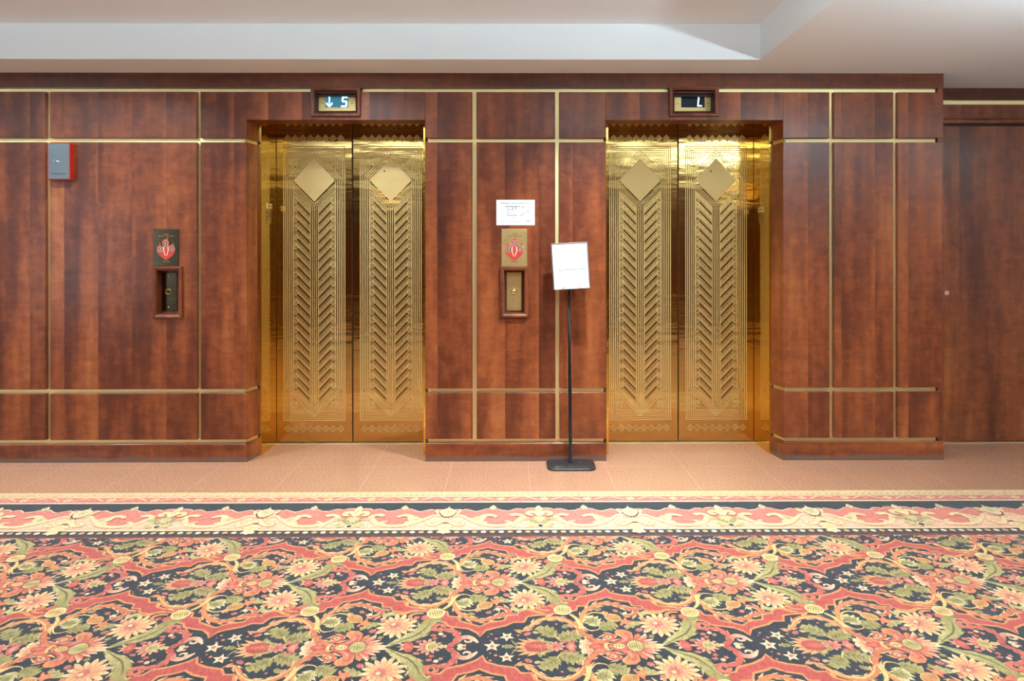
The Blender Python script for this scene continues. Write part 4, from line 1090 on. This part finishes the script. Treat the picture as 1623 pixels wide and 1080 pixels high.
# call stations
def station(k, lab, mat, plate_px, btn):
    o, i = ST[k]['o'], ST[k]['i']; base = ((o[0] + o[1]) / 2, 0.0, o[2])
    t = thing('call_station', lab, 'elevator call button', base, 'call button boxes in the panelling')
    m = MB(); m.frame(o[0], o[1], o[2], o[3], i[0] - o[0], PR, 0.0, .004); m.build('moulded_frame', M['wood_frame'], t, base)
    D = .050; m = MB(); a = (i[0] + .0005, i[1] - .0005, i[2] + .0005, i[3] - .0005); b0 = .0015
    m.box(a[0], a[0] + .003, b0, D, a[2], a[3]); m.box(a[1] - .003, a[1], b0, D, a[2], a[3]); m.box(a[0] + .003, a[1] - .003, b0, D, a[2], a[2] + .003); m.box(a[0] + .003, a[1] - .003, b0, D, a[3] - .003, a[3]); m.box(a[0] + .003, a[1] - .003, D - .003, D, a[2] + .003, a[3] - .003)
    m.build('recess_box', M['wood_frame'], t, base)
    y = .042; x0, z0 = WP(plate_px[0], plate_px[3], y); x1, z1 = WP(plate_px[1], plate_px[2], y)
    x0 = max(x0, a[0] + .004); x1 = min(x1, a[1] - .004); z0 = max(z0, a[2] + .004); z1 = min(z1, a[3] - .004)
    m = MB(); m.box(x0, x1, y, y + .003, z0, z1, ch=.0008); pl = m.build('face_plate', mat, t, base)
    bx_, bz = WP(btn[0], btn[1], y)
    m = MB(); m.lathe([(.0185, 0), (.0185, -.003), (.0165, -.0045), (.0145, -.003), (.0145, -.001)], (bx_, y, bz), 'Y', 28); rg = m.build('button', M['plate'], t, base)
    m = MB(); m.lathe([(0, -.0035), (.010, -.003), (.0142, -.0015), (.0145, 0)], (bx_, y, bz), 'Y', 24); m.build('button_cap', mat, rg, base)
    for dz in (z1 - .022, z0 + .022):
        m = MB(); m.lathe([(0, -.0022), (.0032, -.0016), (.0042, 0)], (bx_, y, dz), 'Y', 12); m.build('screw', M['satin'], t, base)
    m = MB(); m.lathe([(0, -.001), (.0024, -.001), (.0026, 0)], (bx_ - .006, y, bz - .052), 'Y', 10); m.build('key_slot', M['black'], t, base)
station(0, 'call button on a brass plate coloured with its dark reflection in a wood framed recess, far left', M['plate_dark'], (256, 280.4, 433, 492.6), (267.0, 462.4))
station(1, 'call button on a bright brass plate in a wood framed recess between the elevators', M['plate_s'], (803, 826.6, 431.6, 492.6), (814.4, 462.2))

# fire instruction plates with the red three-flame emblem
def fire_sign(px, lab, mat, rim, ink):
    x0, x1, z0, z1 = rect(*px); base = ((x0 + x1) / 2, 0.0, z0); W_, H_ = x1 - x0, z1 - z0
    t = thing('fire_instruction_sign', lab, 'fire sign', base, 'fire instruction plates over the call buttons')
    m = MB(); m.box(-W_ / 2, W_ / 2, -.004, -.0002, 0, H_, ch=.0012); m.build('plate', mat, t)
    def Q(x, y): return ((x - 277) / 255 * W_, (455 - y) / 370 * H_)      # traced in the crop 150..405 x 85..455
    body = [(279, 402), (247, 378), (212, 350), (190, 320), (184, 290), (190, 262), (206, 244), (212, 220), (224, 236), (222, 256), (240, 262), (250, 240), (240, 214), (250, 192), (275, 182), (298, 166), (298, 196), (306, 212), (304, 240), (316, 254), (334, 246), (348, 220), (358, 244), (356, 258), (370, 284), (364, 320), (342, 352), (308, 380)]
    m = MB(); m.prism_y([Q(*p) for p in body], -.0052, -.0038); m.build('flame_emblem', M['flame'], t)
    m = MB()
    for s in (-1, 1):     # pale outline of the central figure
        pts = [(277 + s * 22, 258), (277 + s * 26, 300), (277 + s * 16, 340), (277, 362), (277 + s * 4, 352), (277 + s * 10, 330), (277 + s * 18, 300), (277 + s * 14, 262)]
        m.prism_y([Q(*p) for p in pts], -.0056, -.0050)
    m.build('outline', M['pictoline'], t)
    for cx_, cy_, r in ((274, 226, 26), (222, 288, 28), (334, 278, 28)):
        q = Q(cx_, cy_); rr = r / 255 * W_
        m = MB(); m.lathe([(0, -.0062), (rr * .86, -.0062), (rr * .86, -.0052)], (q[0], 0, q[1]), 'Y', 18, 0, False)
        m.lathe([(rr * .86, -.0055), (rr * .86, -.0064), (rr, -.0064), (rr, -.005)], (q[0], 0, q[1]), 'Y', 18, 1, False)
        for a in (35, -40, 80):
            dx, dz = math.cos(R(a)) * rr * .55, math.sin(R(a)) * rr * .55
            m.prism_y([(q[0] - dx - .0012, q[1] - dz), (q[0] - dx + .0012, q[1] - dz), (q[0] + dx + .0012, q[1] + dz), (q[0] + dx - .0012, q[1] + dz)], -.0066, -.006, 1)
        m.build('pictogram_disc', [M['ink'], M['pictoline']], t)
    for body_, yy_, s_ in (('IN FIRE', 137, .0105), ('DO NOT USE ELEVATOR', 156, .0088), ('USE STAIRS', 410, .0088)):
        q = Q(277, yy_); textmesh('lettering', body_, s_, ink, t, (0, -.0042, q[1]))
fire_sign((243.6, 283.8, 363.4, 421.7), 'brass fire plate coloured with its dark reflection, red flame emblem above the left call button', M['plate_dark'], M['plate'], M['plate'])
fire_sign((795.0, 835.6, 362.8, 422.8), 'bright brass fire plate with red flame emblem under the evacuation sheet', M['plate_s'], M['plate'], M['ink'])

# evacuation sheet
x0, x1, z0, z1 = rect(786.8, 847.6, 317.0, 357.2); base = ((x0 + x1) / 2, 0, z0); W_, H_ = x1 - x0, z1 - z0
t = thing('evacuation_map', 'white emergency evacuation route sheet on the pier between the elevators', 'evacuation sign', base)
m = MB(); m.box(-W_ / 2, W_ / 2, -.0025, -.0002, 0, H_); m.build('sheet', M['paper'], t)
def Q(x, y): return ((x - 232) / 298 * W_, (281 - y) / 197 * H_)
textmesh('heading', 'EMERGENCY EVACUATION ROUTE', .0128, M['ink'], t, (0, -.0027, Q(0, 111)[1]), sx=.95)
m = MB()
def ln(a, b, w_=2.2):
    (ax, az), (bx2, bz) = Q(*a), Q(*b); l = math.hypot(bx2 - ax, bz - az); k = w_ / 298 * W_ / 2; nx, nz = -(bz - az) / l * k, (bx2 - ax) / l * k
    m.prism_y([(ax + nx, az + nz), (bx2 + nx, bz + nz), (bx2 - nx, bz - nz), (ax - nx, az - nz)], -.0032, -.0024)
for a, b, w_ in (((148, 135), (265, 135), 4), ((168, 135), (168, 205), 2.5), ((168, 204), (245, 204), 3), ((168, 160), (200, 160), 3), ((210, 140), (210, 170), 4), ((232, 135), (232, 160), 5), ((190, 148), (225, 148), 2), ((168, 185), (215, 185), 1.4), ((262, 204), (284, 204), 3), ((284, 190), (284, 205), 2.5), ((284, 190), (312, 190), 2.5), ((275, 134), (290, 142), 4), ((290, 142), (308, 147), 3), ((322, 172), (334, 175), 5), ((322, 160), (328, 174), 3), ((208, 225), (216, 225), 5)): ln(a, b, w_)
m.build('floor_plan', M['ink'], t)
m = MB()
for a, b in (((110, 251), (148, 251)), ((184, 251), (276, 251)), ((316, 246), (345, 246)), ((316, 250), (345, 250))): ln(a, b, 2.4)
m.build('small_print', M['ink'], t)

# red fire-service phone box with a steel face
yb2 = -.040
x0, z0 = WP(75.6, 284.9, yb2); x1, z1 = WP(110.6, 226.8, yb2); base = ((x0 + x1) / 2, 0, z0); W_, H_ = x1 - x0, z1 - z0
t = thing('fire_phone_box', 'red wall box with a stainless face and key switch on the left panelling', 'fire phone jack', base)
m = MB(); m.box(-W_ / 2, W_ / 2, -.040, -.0003, 0, H_, ch=.0015); m.build('housing', M['red'], t)
m = MB(); m.box(-W_ / 2 + .0045, W_ / 2 - .004, -.0425, -.040, .004, H_ - .004, ch=.001); m.build('face_plate', M['steel_face'], t)
jx, jz = -W_ / 2 + W_ * .35, H_ * .50
m = MB(); m.lathe([(.0035, -.0425), (.0035, -.047), (.0085, -.0485), (.0100, -.0465), (.0105, -.0425)], (jx, 0, jz), 'Y', 20); j = m.build('jack', M['steel'], t)
m = MB(); m.lathe([(0, -.0440), (.0036, -.0440)], (jx, 0, jz), 'Y', 12); m.build('jack_hole', M['black'], j)
m = MB(); m.prism_y([(jx + .008, jz + .006), (jx + .030, jz + .001), (jx + .030, jz - .001), (jx + .008, jz - .004)], -.0455, -.0425); m.build('pointer', M['white'], t)
textmesh('lettering', 'PHONE JACK', .0150, M['ink'], t, (0.002, -.0427, H_ * .155), sx=1.0)

# sign stand
bxc, byc = FP(904.6, 739.0)
base = (bxc, byc, 0)
t = thing('sign_stand', 'black floor stand holding a framed letter page, in front of the wood pier', 'sign stand', base)
def rrect(hx, hy, r, n=6):
    out = []
    for cx_, cy_, a0 in ((hx - r, hy - r, 0), (-hx + r, hy - r, 90), (-hx + r, -hy + r, 180), (hx - r, -hy + r, 270)):
        for k in range(n + 1):
            a = R(a0 + 90 * k / n); out.append((cx_ + r * math.cos(a), cy_ + r * math.sin(a)))
    return out
m = MB(); lv = []
for ins, z in ((.004, 0), (0, .004), (0, .010), (.006, .014), (.040, .022), (.046, .0225)):
    lv.append([(x, y, z) for x, y in rrect(.148 - ins, .098 - ins, max(.046 - ins * .6, .01))])
n = len(lv[0])
for L_ in lv: m.v += L_
for i in range(len(lv) - 1):
    for k in range(n): m.f.append((i * n + k, i * n + (k + 1) % n, (i + 1) * n + (k + 1) % n, (i + 1) * n + k)); m.mi.append(0); m.sm.append(False)
m.f.append(tuple(range((len(lv) - 1) * n, len(lv) * n))); m.f.append(tuple(reversed(range(n)))); m.mi += [0, 0]; m.sm += [False, False]
m.build('weighted_base', M['stand_base'], t)
m = MB(); m.lathe([(0, .0235), (.012, .0238), (.015, .0225)], (.058, .015, 0), seg=20); m.build('base_plug', M['steel'], t)
zf0, zf1 = WP(905, 458, byc - .012)[1], WP(905, 385, byc - .012)[1]
tx = WX(901.6, byc) - bxc
m = MB(); lean = Matrix.Rotation(math.atan2(tx, zf0), 4, 'Y')
m.lathe([(0, .020), (.016, .022), (.016, .028), (.0105, .034), (.0105, .62), (.0095, .624), (.0088, .63), (.0088, zf0 + .05), (0, zf0 + .052)], (0, .004, 0), seg=20)
m.v = [tuple(lean @ Vector(v)) for v in m.v]
m.build('pole', M['stand'], t)
fr = bpy.data.objects.new('tmp', None)
fx, fz = (WP(904, 421.3, byc - .02)[0] - bxc), (zf0 + zf1) / 2
MT = Matrix.Translation((fx, -.026, fz)) @ Matrix.Rotation(R(-2.9), 4, 'Y') @ Matrix.Rotation(R(-8), 4, 'X')
def place(mb_, name, mat, par): mb_.v = [tuple(MT @ Vector(v)) for v in mb_.v]; return mb_.build(name, mat, par)
FW, FH = .1125, .1430
m = MB(); m.frame(-FW, FW, -FH, FH, .007, -.008, .004, .0015); m.box(-FW + .003, FW - .003, .001, .005, -FH + .003, FH - .003)
f_ = place(m, 'sign_frame', M['steel'], t)
m = MB(); m.box(-FW + .0075, FW - .0075, -.003, .0005, -FH + .0075, FH - .0075); place(m, 'page', M['paper'], f_)
m = MB()
for (z, a, b, h) in ((.062, -.085, .02, .0016), (.035, -.09, .08, .0012), (.028, -.06, .06, .0012), (.006, -.05, .055, .0016), (-.012, -.02, .06, .002), (-.026, -.075, .09, .006), (-.045, -.085, .07, .0012), (-.053, -.085, .085, .0012), (-.066, -.08, .03, .0012)):
    x = a; rnd = random.Random(int(z * 1000))
    while x < b:
        l = rnd.uniform(.008, .02); m.box(x, min(b, x + l), -.0034, -.0028, z, z + h); x += l + .003
place(m, 'page_text', M['ink_light'], f_)
for x in (-.052, .046):
    m = MB(); m.lathe([(0, -.0115), (.004, -.0105), (.0048, -.008)], (x, 0, -FH + .011), 'Y', 12); place(m, 'clip_screw', M['steel'], f_)
m = MB(); m.box(-.022, .022, .005, .012, -FH - .002, -FH + .055); place(m, 'bracket', M['stand'], t)
